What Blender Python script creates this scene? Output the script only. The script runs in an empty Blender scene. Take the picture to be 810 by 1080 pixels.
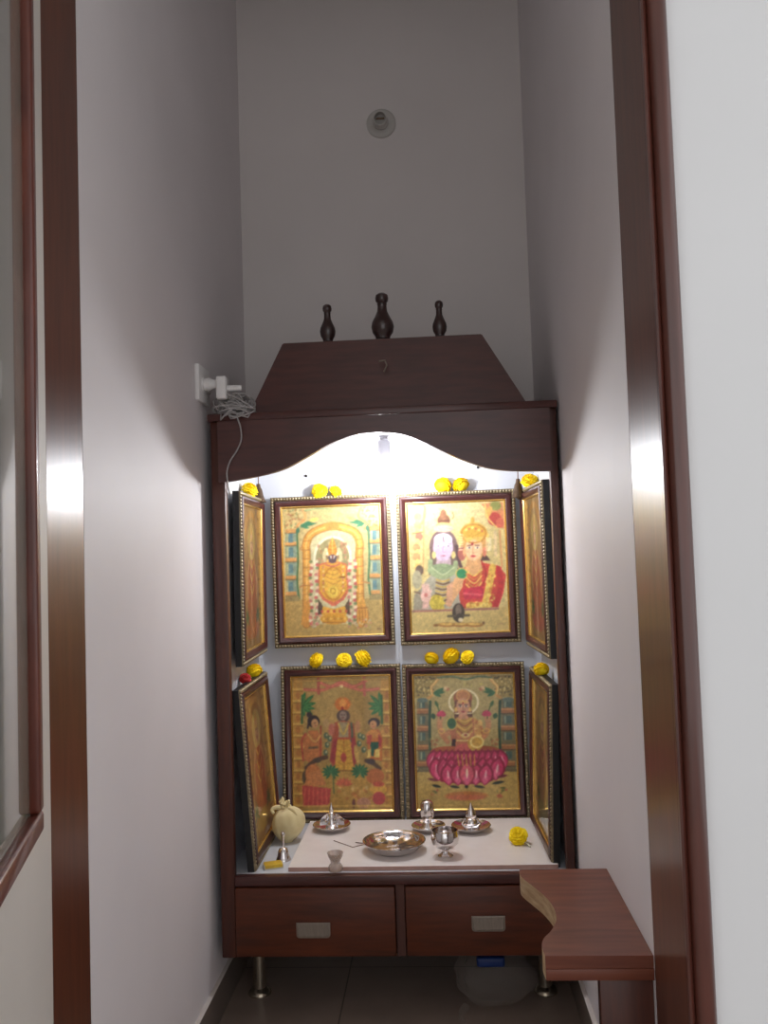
import bpy, bmesh, math, random
import numpy as np
from mathutils import Vector, Matrix
random.seed(7); rng = np.random.default_rng(5)
PI = math.pi
S = bpy.context.scene
COL = S.collection

# ------------------------------------------------------------------ camera
H = 1.0943
F = 917.475
CR = Vector((0.997625, 0.0607, -0.032561))
CU = Vector((0.035506, -0.048083, 0.998212))
CW = Vector((-0.059026, 0.996997, 0.050124))
cd = bpy.data.cameras.new('camera'); cam = bpy.data.objects.new('camera', cd); COL.objects.link(cam)
m = Matrix((CR, CU, -CW)).transposed().to_4x4(); m.translation = (0, 0, H); cam.matrix_world = m
cd.sensor_fit = 'VERTICAL'; cd.sensor_height = 36; cd.lens = F * 36 / 1080; cd.clip_start = 0.02
S.camera = cam

def ray(x, y): return CW + CR * ((x - 405) / F) - CU * ((y - 540) / F)
def atY(x, y, Y):
    d = ray(x, y); t = Y / d.y; return Vector((d.x * t, Y, H + d.z * t))
def atZ(x, y, Z):
    d = ray(x, y); t = (Z - H) / d.z; return Vector((d.x * t, d.y * t, Z))
def atX(x, y, X):
    d = ray(x, y); t = X / d.x; return Vector((X, d.y * t, H + d.z * t))

# key distances of the place
XL, XR = -0.5646, 0.3051            # niche side walls
Y0, Y1, YB = 1.1794, 1.3665, 2.6003  # door lining near/far edge, niche back wall
C0, C1, YC = -0.5462, 0.2977, 2.10  # cabinet sides and front
YP = 2.56                           # face of the cabinet's back panel
ZS = 0.3366                         # white counter
ZT = 0.3470                         # top of the slab on it

# ------------------------------------------------------------------ materials
def lin(c):
    c = np.asarray(c, float) / 255.0
    return np.where(c <= 0.04045, c / 12.92, ((c + 0.055) / 1.055) ** 2.4)
def L4(c): return tuple(float(v) for v in lin(c)) + (1.0,)

def mat(name, rgb, rough=0.5, metal=0.0, spec=0.5, coat=0.0, coat_rough=0.05, noise=0.0, nscale=20.0, stretch=(1, 1, 1),
        dark=None, bump=0.0, alpha=1.0, trans=0.0):
    M = bpy.data.materials.new(name); M.use_nodes = True
    nt = M.node_tree; b = nt.nodes['Principled BSDF']
    b.inputs['Base Color'].default_value = L4(rgb); b.inputs['Roughness'].default_value = rough
    b.inputs['Metallic'].default_value = metal; b.inputs['Specular IOR Level'].default_value = spec
    b.inputs['Coat Weight'].default_value = coat; b.inputs['Coat Roughness'].default_value = coat_rough
    b.inputs['Alpha'].default_value = alpha; b.inputs['Transmission Weight'].default_value = trans
    if noise or dark or bump:
        tc = nt.nodes.new('ShaderNodeTexCoord'); mp = nt.nodes.new('ShaderNodeMapping'); mp.inputs['Scale'].default_value = stretch
        n = nt.nodes.new('ShaderNodeTexNoise'); n.inputs['Scale'].default_value = nscale; n.inputs['Detail'].default_value = 6
        nt.links.new(tc.outputs['Object'], mp.inputs['Vector']); nt.links.new(mp.outputs['Vector'], n.inputs['Vector'])
        if noise or dark:
            r = nt.nodes.new('ShaderNodeValToRGB')
            r.color_ramp.elements[0].position = 0.3; r.color_ramp.elements[1].position = 0.7
            lo = dark if dark else tuple(max(0, v * (1 - noise)) for v in rgb)
            r.color_ramp.elements[0].color = L4(lo); r.color_ramp.elements[1].color = L4(rgb)
            nt.links.new(n.outputs['Fac'], r.inputs['Fac']); nt.links.new(r.outputs['Color'], b.inputs['Base Color'])
        if bump:
            bp = nt.nodes.new('ShaderNodeBump'); bp.inputs['Strength'].default_value = bump; bp.inputs['Distance'].default_value = 0.002
            nt.links.new(n.outputs['Fac'], bp.inputs['Height']); nt.links.new(bp.outputs['Normal'], b.inputs['Normal'])
    return M

def tile_mat(name, rgb, dark, joint, size):
    M = mat(name, rgb, rough=0.28, noise=0.1, dark=dark, nscale=6)
    nt = M.node_tree; b = nt.nodes['Principled BSDF']; src = b.inputs['Base Color'].links[0].from_socket
    tc = nt.nodes.new('ShaderNodeTexCoord'); br = nt.nodes.new('ShaderNodeTexBrick')
    mp = nt.nodes.new('ShaderNodeMapping'); mp.inputs['Location'].default_value = (0.27, 0.03, 0)
    nt.links.new(tc.outputs['Object'], mp.inputs['Vector'])
    br.offset = 0; br.inputs['Scale'].default_value = 1; br.inputs['Brick Width'].default_value = size; br.inputs['Row Height'].default_value = size
    br.inputs['Mortar Size'].default_value = 0.002; br.inputs['Mortar'].default_value = L4(joint)
    nt.links.new(mp.outputs['Vector'], br.inputs['Vector'])
    nt.links.new(src, br.inputs['Color1']); nt.links.new(src, br.inputs['Color2'])
    nt.links.new(br.outputs['Color'], b.inputs['Base Color'])
    return M

WALL = mat('niche wall paint', (224, 218, 219), 0.55, noise=0.03, nscale=3, bump=0.05)
WALLB = mat('niche back wall paint', (222, 215, 212), 0.6, noise=0.03, nscale=3, bump=0.05)
WALLO = mat('outer wall paint', (228, 229, 230), 0.5, noise=0.02, nscale=2, bump=0.04)
CEIL = mat('ceiling paint', (220, 219, 216), 0.7, noise=0.02, nscale=2)
FLOOR = tile_mat('dark floor tile', (150, 132, 120), (132, 116, 106), (90, 80, 74), 0.6)
SKIRT = mat('skirting tile', (112, 100, 92), 0.3, noise=0.1, nscale=8)
SKTOP = mat('skirting top highlight', (205, 195, 188), 0.6, noise=0.05, nscale=20)  # light caught by the top ledge, put into the colour as a pale strip
WOOD = mat('dark red brown polished wood', (84, 44, 38), 0.36, coat=0.2, coat_rough=0.2, dark=(66, 33, 29), nscale=9, stretch=(1.2, 9, 9))
WOODV = mat('polished wood upright grain', (86, 45, 32), 0.38, spec=0.4, coat=0.15, coat_rough=0.2, dark=(66, 34, 27), nscale=9, stretch=(9, 9, 1.0))
DRAW = mat('drawer front wood', (98, 46, 24), 0.45, spec=0.35, coat=0.1, coat_rough=0.3, dark=(72, 35, 19), nscale=9, stretch=(1.0, 9, 9))
LINING = mat('door lining wood', (98, 52, 32), 0.35, coat=0.3, coat_rough=0.2, dark=(78, 40, 24), nscale=8, stretch=(10, 10, 0.8))
MOULD = mat('door moulding wood', (92, 48, 38), 0.3, coat=0.4, coat_rough=0.12, dark=(74, 37, 28), nscale=8, stretch=(10, 10, 0.8))
BENCH = mat('bench wood', (122, 68, 50), 0.42, spec=0.35, coat=0.15, coat_rough=0.25, dark=(98, 51, 37), nscale=8, stretch=(1.0, 10, 10))
RAW = mat('raw sawn wood edge', (196, 170, 134), 0.8, dark=(160, 128, 92), nscale=30, stretch=(1, 1, 4))
MAHOG = mat('reddish frame wood', (112, 54, 38), 0.4, coat=0.3, dark=(82, 36, 26), nscale=10, stretch=(6, 6, 1))
LAM = mat('white laminate', (206, 208, 214), 0.35, noise=0.02, nscale=4)
SLAB = mat('pinkish white stone', (242, 234, 229), 0.3, noise=0.04, nscale=15)
SLABE = mat('slab edge', (190, 150, 136), 0.5, noise=0.1, nscale=30)
FRAME = mat('maroon frame moulding', (78, 40, 38), 0.32, coat=0.4, coat_rough=0.1, noise=0.2, nscale=40)
BLACK = mat('shadow black frame side', (16, 15, 18), 0.5, noise=0.2, nscale=60)  # dark finish with the shadow on the frame sides put into the colour
GOLD = mat('antique gold bead', (158, 142, 110), 0.4, metal=0.35, noise=0.25, nscale=90)
GILT = mat('bright gilt fillet', (226, 186, 104), 0.25, metal=0.8, noise=0.08, nscale=60)
STEEL = mat('silver metal', (232, 227, 226), 0.12, metal=1.0, noise=0.06, nscale=45, bump=0.35)
NICKEL = mat('dull nickel', (150, 138, 126), 0.45, metal=0.6, noise=0.08, nscale=50, stretch=(6, 1, 1))
CHROME = mat('brushed leg steel', (170, 158, 140), 0.25, metal=0.9, noise=0.05, nscale=40)
WHITEP = mat('white plastic', (232, 230, 228), 0.4, noise=0.02, nscale=20)
GREYW = mat('grey cable sheath', (170, 166, 164), 0.5, noise=0.1, nscale=60)
DARKH = mat('dark hole', (26, 22, 20), 0.6, noise=0.1, nscale=30)
BRONZE = mat('dark bronze', (92, 70, 50), 0.4, metal=0.6, noise=0.2, nscale=50)
YEL = mat('marigold yellow', (255, 232, 4), 0.75, dark=(255, 214, 0), nscale=60)
RED = mat('red petals', (196, 30, 24), 0.7, dark=(150, 16, 16), nscale=60)
STEM = mat('pale stem', (206, 204, 176), 0.7, noise=0.1, nscale=40)
CLOTH = mat('cream cloth', (230, 216, 170), 0.8, dark=(212, 194, 142), nscale=25, bump=0.3)
YBOX = mat('yellow packet', (226, 190, 50), 0.5, dark=(196, 150, 40), nscale=40)
PALEB = mat('pale card', (210, 205, 190), 0.7, noise=0.05, nscale=30)
GLASSC = mat('small glass', (196, 172, 156), 0.1, alpha=0.5, coat=1.0, noise=0.05, nscale=30)
PLAST = mat('clear plastic film', (190, 180, 172), 0.25, alpha=0.13, noise=0.1, nscale=12, bump=0.8)
BLUE = mat('blue packet', (16, 50, 116), 0.5, noise=0.2, nscale=20)
PANE = mat('greenish reflecting glass', (150, 152, 138), 0.12, coat=1.0, coat_rough=0.03, noise=0.15, nscale=2, stretch=(3, 3, 0.5))
TWIG = mat('dark twig', (120, 84, 66), 0.8, noise=0.2, nscale=50)
def bulb_mat():
    M = bpy.data.materials.new('lit bulb'); M.use_nodes = True; nt = M.node_tree
    b = nt.nodes['Principled BSDF']; b.inputs['Base Color'].default_value = (1, 1, 1, 1)
    b.inputs['Emission Color'].default_value = (0.95, 0.965, 1.0, 1); b.inputs['Emission Strength'].default_value = 300
    return M
BULB = bulb_mat()
def print_mat(nm, coat):
    M = bpy.data.materials.new(nm); M.use_nodes = True; nt = M.node_tree
    b = nt.nodes['Principled BSDF']
    a = nt.nodes.new('ShaderNodeAttribute'); a.attribute_name = 'Paint'
    nt.links.new(a.outputs['Color'], b.inputs['Base Color'])
    mu = nt.nodes.new('ShaderNodeMath'); mu.operation = 'MULTIPLY'; mu.inputs[1].default_value = 0.5
    nt.links.new(a.outputs['Alpha'], mu.inputs[0]); nt.links.new(mu.outputs[0], b.inputs['Metallic'])
    b.inputs['Roughness'].default_value = 0.38; b.inputs['Coat Weight'].default_value = coat; b.inputs['Coat Roughness'].default_value = 0.03
    cv = nt.nodes.new('ShaderNodeCombineXYZ'); cv.inputs[1].default_value = -1.0      # the flat cover glass keeps its own plane normal
    vt = nt.nodes.new('ShaderNodeVectorTransform'); vt.vector_type = 'NORMAL'; vt.convert_from = 'OBJECT'; vt.convert_to = 'WORLD'
    nt.links.new(cv.outputs[0], vt.inputs[0]); nt.links.new(vt.outputs[0], b.inputs['Coat Normal'])
    return M
PRINT = print_mat('foil print', 0.35); PRINTS = print_mat('foil print under cover glass', 1.0)

# ------------------------------------------------------------------ mesh helpers
def obj(name, bm, mats, parent=None, smooth=False, loc=None):
    me = bpy.data.meshes.new(name)
    bmesh.ops.recalc_face_normals(bm, faces=bm.faces)
    bm.to_mesh(me); bm.free()
    for mm in (mats if isinstance(mats, (list, tuple)) else [mats]): me.materials.append(mm)
    if smooth:
        me.polygons.foreach_set('use_smooth', [True] * len(me.polygons))
        try: me.set_sharp_from_angle(angle=math.radians(40))
        except Exception: pass
    o = bpy.data.objects.new(name, me); COL.objects.link(o)
    if parent: o.parent = parent
    if loc is not None: o.location = loc
    return o
def tag(o, label, cat, group=None):
    o['label'] = label; o['category'] = cat
    if group: o['group'] = group
    return o
def thing(name, label, cat, loc=(0, 0, 0), group=None, mw=None):
    o = bpy.data.objects.new(name, None); COL.objects.link(o); o.empty_display_size = 0.05
    if mw is not None: o.matrix_world = mw
    else: o.location = loc
    return tag(o, label, cat, group)
def struct(name, bm, mats, parent=None, smooth=False):
    o = obj(name, bm, mats, parent, smooth)
    if not parent: o['kind'] = 'structure'
    return o
def BM(): return bmesh.new()
def box(bm, x0, x1, y0, y1, z0, z1, bev=0.0, mi=0, seg=2):
    vs = [bm.verts.new((x, y, z)) for x in (x0, x1) for y in (y0, y1) for z in (z0, z1)]
    fs = [bm.faces.new([vs[i] for i in q]) for q in ((0, 1, 3, 2), (4, 6, 7, 5), (0, 4, 5, 1), (2, 3, 7, 6), (0, 2, 6, 4), (1, 5, 7, 3))]
    for f in fs: f.material_index = mi
    if bev:
        es = list({e for f in fs for e in f.edges})
        r = bmesh.ops.bevel(bm, geom=es, offset=bev, segments=seg, affect='EDGES', profile=0.5)
        for f in r['faces']: f.material_index = mi
    return bm
def prism(bm, pts, axis, a, b, mi=0, mi_side=None):
    # pts in the two other axes, extruded along axis from a to b
    def P(u, v, w):
        return {'x': (w, u, v), 'y': (u, w, v), 'z': (u, v, w)}[axis]
    A = [bm.verts.new(P(u, v, a)) for u, v in pts]; B = [bm.verts.new(P(u, v, b)) for u, v in pts]
    n = len(pts)
    f1 = bm.faces.new(A); f2 = bm.faces.new(list(reversed(B)))
    f1.material_index = f2.material_index = mi
    sides = []
    for i in range(n):
        f = bm.faces.new((A[i], B[i], B[(i + 1) % n], A[(i + 1) % n])); f.material_index = mi if mi_side is None else mi_side; sides.append(f)
    if n > 4:
        bmesh.ops.triangulate(bm, faces=[f1, f2])
    return sides
def lathe(bm, prof, c=(0, 0, 0), seg=24, axis='z', mi=0):
    rings = []
    for r, h in prof:
        ring = []
        for i in range(seg):
            a = 2 * PI * i / seg
            u, v = max(r, 1e-5) * math.cos(a), max(r, 1e-5) * math.sin(a)
            p = {'z': (u, v, h), 'y': (u, h, v), 'x': (h, u, v)}[axis]
            ring.append(bm.verts.new((c[0] + p[0], c[1] + p[1], c[2] + p[2])))
        rings.append(ring)
    for A, B in zip(rings, rings[1:]):
        for i in range(seg):
            f = bm.faces.new((A[i], A[(i + 1) % seg], B[(i + 1) % seg], B[i])); f.material_index = mi
    for R in (rings[0], rings[-1]):
        f = bm.faces.new(R); f.material_index = mi
    return bm
def tube(bm, pts, r, seg=8, mi=0):
    pts = [Vector(p) for p in pts]; rings = []; n = len(pts)
    t0 = (pts[1] - pts[0]).normalized(); up = Vector((0, 0, 1)) if abs(t0.z) < 0.9 else Vector((1, 0, 0))
    u = t0.cross(up).normalized()
    for i, p in enumerate(pts):
        t = (pts[min(i + 1, n - 1)] - pts[max(i - 1, 0)]).normalized()
        u = (u - t * u.dot(t)).normalized(); v = t.cross(u)
        rr = r(i / (n - 1)) if callable(r) else r
        rings.append([bm.verts.new(p + (u * math.cos(2 * PI * k / seg) + v * math.sin(2 * PI * k / seg)) * rr) for k in range(seg)])
    for A, B in zip(rings, rings[1:]):
        for k in range(seg):
            f = bm.faces.new((A[k], A[(k + 1) % seg], B[(k + 1) % seg], B[k])); f.material_index = mi
    for R in (rings[0], rings[-1]):
        f = bm.faces.new(R); f.material_index = mi
    return bm
def smoothpts(pts, k=8):
    pts = [Vector(p) for p in pts]; out = []
    for i in range(len(pts) - 1):
        p0, p1, p2, p3 = pts[max(i - 1, 0)], pts[i], pts[i + 1], pts[min(i + 2, len(pts) - 1)]
        for j in range(k):
            t = j / k
            out.append(0.5 * ((2 * p1) + (p2 - p0) * t + (2 * p0 - 5 * p1 + 4 * p2 - p3) * t * t + (3 * p1 - p0 - 3 * p2 + p3) * t ** 3))
    out.append(pts[-1]); return out

# ------------------------------------------------------------------ room shell
ZC = 3.0; DH = 2.72  # unseen door head, its height set to shade the upper niche walls
struct('floor', box(BM(), -2.6, 2.6, -3.0, YB + 0.1, -0.1, 0.0), FLOOR)
struct('ceiling', box(BM(), -2.6, 2.6, -3.0, YB + 0.1, ZC, ZC + 0.1), CEIL)
struct('wall_left', box(BM(), XL - 0.12, XL, Y1, YB + 0.1, 0, ZC), WALL)
struct('wall_right', box(BM(), XR, XR + 0.12, Y1, YB + 0.1, 0, ZC), WALL)
struct('wall_back', box(BM(), XL, XR, YB, YB + 0.1, 0, ZC), WALLB)
struct('wall_front_right', box(BM(), XR + 0.030, 2.6, Y0 + 0.008, Y1, 0, ZC), WALLO)
struct('wall_front_left', box(BM(), -2.6, XL - 0.030, Y0 + 0.06, Y1, 0, ZC), WALLO)
struct('wall_front_top', box(BM(), XL - 0.030, XR + 0.030, Y0 + 0.06, Y1, DH + 0.03, ZC), WALLO)
struct('trim_1', box(BM(), XL - 0.030, XL, 1.232, Y1, 0, DH + 0.03, 0.002), LINING)
struct('trim_2', box(BM(), XR, XR + 0.030, Y0 + 0.004, Y1, 0, DH + 0.03, 0.003), LINING)
struct('trim_3', box(BM(), XL, XR, 1.24, Y1, DH, DH + 0.03, 0.002), LINING)
# rounded architrave moulding beside the right jamb, facing the room
bm = BM()
pr = [(XR + 0.000, Y0 + 0.006), (XR + 0.000, Y0 - 0.002), (XR + 0.003, Y0 - 0.004), (XR + 0.0065, Y0 - 0.002), (XR + 0.008, Y0 + 0.001)]
for k in range(9):
    a = PI * k / 8
    pr.append((XR + 0.0215 - 0.0135 * math.cos(a), Y0 + 0.001 - 0.013 * math.sin(a)))
pr += [(XR + 0.036, Y0 + 0.008)]
prism(bm, pr, 'z', 0, DH + 0.03)
struct('trim_4', bm, MOULD, smooth=True)
def skirt(name, x0, x1):
    bm = BM(); box(bm, x0, x1, Y1, YB, 0.0, 0.083); box(bm, x0, x1, Y1, YB, 0.083, 0.086, mi=1)
    struct(name, bm, [SKIRT, SKTOP])
skirt('baseboard_left', XL, XL + 0.010); skirt('baseboard_right', XR - 0.010, XR)

# door leaf folded back towards the room on the left, with a framed glass on it
hx, hy = XL + 0.002, 1.230
dv = Vector((0.287, -1.0, 0)).normalized()
dn = Vector((-dv.y, dv.x, 0))              # leaf face normal, to the right
def leaf_M(): return Matrix(((dv.x, dn.x, 0, hx), (dv.y, dn.y, 0, hy), (0, 0, 1, 0), (0, 0, 0, 1)))
door = bpy.data.objects.new('door_1', None); COL.objects.link(door); door.matrix_world = leaf_M(); door['kind'] = 'structure'
obj('door_leaf', box(BM(), 0.0, 0.62, -0.035, 0.0, 0.012, DH - 0.02, 0.003), mat('pale door paint', (214, 208, 200), 0.45, noise=0.04, nscale=3), door)
gl = thing('framed_glass', 'tall glass pane in a reddish brown wooden frame at the far left edge', 'framed glass', mw=leaf_M())
g0, g1, gz0, gz1 = 0.172, 0.575, 0.768, 2.02
w = 0.026
def rail(x0, x1, z0, z1, nm):
    obj(nm, box(BM(), x0, x1, 0.0, 0.018, z0, z1, 0.005, seg=3), MAHOG, gl, True)
rail(g0, g0 + w, gz0 + w, gz1 - w, 'stile'); rail(g1 - w, g1, gz0 + w, gz1 - w, 'stile')
rail(g0, g1, gz0, gz0 + w, 'rail'); rail(g0, g1, gz1 - w, gz1, 'rail')
obj('glass_pane', box(BM(), g0 + w - 0.002, g1 - w + 0.002, 0.0005, 0.005, gz0 + w - 0.002, gz1 - w + 0.002), PANE, gl)

# ------------------------------------------------------------------ cabinet
cab = thing('shrine_cabinet', 'dark brown wooden prayer cabinet with arched opening, sloped roof and two drawers', 'cabinet', ((C0 + C1) / 2, 2.33, 0))
def cpart(name, bm, m_, smooth=False, parent=None, recenter=True):
    o = obj(name, bm, m_, None, smooth)
    o.parent = parent or cab
    if recenter and parent is None: o.matrix_parent_inverse = Matrix.Translation(-cab.location)
    return o
ZTOP, ZDB = 1.4539, 0.1464
IL, IR = -0.533, 0.2905       # inner faces of the side panels
cpart('side_panel', box(BM(), C0 + 0.002, IL, 2.125, YP + 0.015, ZDB, 1.436), [LAM])
cpart('side_panel', box(BM(), IR, C1 - 0.002, 2.125, YP + 0.015, ZDB, 1.436), [LAM])
bm = box(BM(), IL, IR, YP, YP + 0.015, 0.30, 1.436)
cpart('back_panel', bm, LAM)
cpart('joint_strip', box(BM(), -0.1225, -0.1185, YP - 0.003, YP, ZS, 1.42, 0.001), LAM)
cpart('canopy_board', box(BM(), IL, IR, 2.12, YP, 1.424, 1.436), LAM)
cpart('stile', box(BM(), C0, -0.512, YC, 2.125, ZDB, 1.436, 0.003), WOODV, True)
cpart('stile', box(BM(), 0.278, C1, YC, 2.125, ZDB, 1.436, 0.003), WOODV, True)
arch = [(-0.526, 1.286), (-0.499, 1.2878), (-0.4235, 1.2989), (-0.3645, 1.3129), (-0.3054, 1.3409), (-0.2463, 1.3711), (-0.1876, 1.3893), (-0.1481, 1.3927),
        (-0.1181, 1.3918), (-0.0721, 1.3849), (-0.0267, 1.3668), (0.0296, 1.3369), (0.0858, 1.3116), (0.1307, 1.2961), (0.1758, 1.2887), (0.221, 1.2858), (0.281, 1.2836)]
ap = [(p.x, p.y) for p in smoothpts([(a, b, 0) for a, b in arch], 5)]
bm = BM()
for i in range(len(ap) - 1):
    (xa, za), (xb, zb) = ap[i], ap[i + 1]
    box_pts = [(xa, za), (xb, zb), (xb, 1.436), (xa, 1.436)]
    A = [bm.verts.new((u, YC - 0.010, v)) for u, v in box_pts]; B = [bm.verts.new((u, YC + 0.010, v)) for u, v in box_pts]
    bm.faces.new(A); bm.faces.new(B[::-1]); bm.faces.new((A[0], B[0], B[1], A[1])); bm.faces.new((A[2], B[2], B[3], A[3]))
    if i == 0: bm.faces.new((A[0], A[3], B[3], B[0]))
    if i == len(ap) - 2: bm.faces.new((A[1], B[1], B[2], A[2]))
bmesh.ops.remove_doubles(bm, verts=bm.verts, dist=1e-5)
cpart('arched_pelmet', bm, WOOD)
cpart('cornice', box(BM(), C0 - 0.004, C1 + 0.002, YC - 0.014, YP + 0.015, 1.436, ZTOP, 0.003), WOOD, True)
# sloped roof: a frustum on the cornice
bm = BM()
def fr(p0, p1, p2, p3, yf0, yf1, yb0, yb1):
    (xa, za), (xb, zb), (xc, zc), (xd, zd) = p0, p1, p2, p3
    V = [bm.verts.new(q) for q in ((xa, yf0, za), (xb, yf0, zb), (xc, yf1, zc), (xd, yf1, zd), (xa, yb0, za), (xb, yb0, zb), (xc, yb1, zc), (xd, yb1, zd))]
    for q in ((0, 1, 2, 3), (5, 4, 7, 6), (4, 0, 3, 7), (1, 5, 6, 2), (3, 2, 6, 7), (4, 5, 1, 0)): bm.faces.new([V[i] for i in q])
YR = 2.135
a, b = atY(298, 362, YR), atY(508, 352, YR)
fr((-0.450, ZTOP), (0.2285, ZTOP), (b.x, b.z), (a.x, a.z), YC + 0.005, YR, 2.54, 2.50)
bmesh.ops.bevel(bm, geom=list(bm.edges), offset=0.002, segments=2, affect='EDGES')
cpart('roof', bm, WOOD, True)
cpart('roof_hook', tube(BM(), [tuple(atY(400, 381, 2.108)), tuple(atY(406, 380, 2.104)), tuple(atY(408, 385, 2.103)), tuple(atY(405, 392, 2.112))], 0.0022), NICKEL, True)
def finial(px, ytop, ybot, wpx):
    B, T = atY(px, ybot + 3, 2.17), atY(px, ytop, 2.17)
    h = T.z - B.z; k = wpx / F * 2.17 / 2
    p = [(0.62, 0), (0.66, .05), (0.9, .14), (1, .26), (.92, .36), (.66, .48), (.44, .60), (.40, .72), (.44, .76), (.40, .78), (.54, .82), (.58, .88), (.52, .95), (.3, .99), (0, 1.0)]
    cpart('finial', lathe(BM(), [(r * k, z * h) for r, z in p], tuple(B), 24), WOODF, True)
WOODF = mat('turned dark wood', (58, 34, 30), 0.3, coat=0.4, coat_rough=0.15, noise=0.25, nscale=20)
finial(346, 321, 357, 17); finial(404, 309, 354.5, 24.5); finial(464, 317, 351.5, 15.5)
# lower carcass, counter, drawers
cpart('drawer_carcass', box(BM(), IL, IR, 2.122, YP + 0.015, ZDB, 0.308), WOODV)
cpart('front_rail', box(BM(), -0.512, 0.278, YC, 2.122, 0.314, ZS, 0.002), WOOD, True)
cpart('drawer_divider', box(BM(), -0.1265, -0.1055, YC + 0.006, 2.122, ZDB, 0.314, 0.001), WOODV)
cpart('counter_top', box(BM(), IL, IR, 2.122, YP, 0.3085, ZS), LAM)
def drawer(x0, x1, hx0, hx1, hz0, hz1, lab):
    d = cpart('drawer', box(BM(), x0, x1, YC - 0.006, YC + 0.02, 0.151, 0.311, 0.003), DRAW, True)
    bm = BM(); yf = YC - 0.006
    r = 0.008
    o_ = [(hx0, hz1), (hx1, hz1)]
    for k in range(6):
        a = PI / 2 * k / 5; o_.append((hx1 - r + r * math.cos(a), hz0 + r - r * math.sin(a)))
    for k in range(6):
        a = PI / 2 * k / 5; o_.append((hx0 + r - r * math.sin(a), hz0 + r - r * math.cos(a)))
    cx, cz = (hx0 + hx1) / 2, (hz0 + hz1) / 2
    n = len(o_)
    def ring(s, y): return [bm.verts.new((cx + (u - cx) * s[0], y, cz + (v - cz) * s[1])) for u, v in o_]
    R = [ring((1, 1), yf), ring((1, 1), yf - 0.003), ring((.93, .86), yf - 0.0035), ring((.90, .80), yf - 0.0012)]
    for A, B in zip(R, R[1:]):
        for i in range(n): bm.faces.new((A[i], A[(i + 1) % n], B[(i + 1) % n], B[i]))
    bm.faces.new(R[-1]); bm.faces.new(R[0][::-1])
    hnd = obj('drawer_pull', bm, NICKEL, d); hnd['label'] = 'dull metal recessed pull'
    return d
drawer(-0.5105, -0.1285, -0.3642, -0.2835, 0.196, 0.231, 'left')
drawer(-0.1035, 0.2765, 0.0503, 0.1288, 0.2085, 0.2435, 'right')
for (x, y) in ((-0.4865, 2.235), (0.2313, 2.2385), (-0.4865, 2.50), (0.2313, 2.50)):
    cpart('leg', lathe(BM(), [(0.029, 0), (0.029, 0.004), (0.024, 0.011), (0.0165, 0.016), (0.0165, 0.134), (0.024, 0.138), (0.026, ZDB)], (x, y, 0), 24), CHROME, True)
for (px, py) in ((323, 502), (504, 493)):
    p = atY(px, py, YP)
    cpart('screw_head', lathe(BM(), [(0.004, 0.0), (0.004, -0.004), (0.0, -0.006)], tuple(p), 12, 'y'), DARKH, True)
# stone slab lying on the counter
bm = box(BM(), -0.387, 0.262, 2.131, 2.50, ZS, ZT, 0.001)
for f in bm.faces:
    if f.normal.y < -0.5 and abs(f.calc_center_median().y - 2.131) < 0.01: f.material_index = 1
tag(obj('stone_slab', bm, [SLAB, SLABE]), 'thin pinkish white stone slab lying on the white counter of the cabinet', 'slab')

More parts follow.
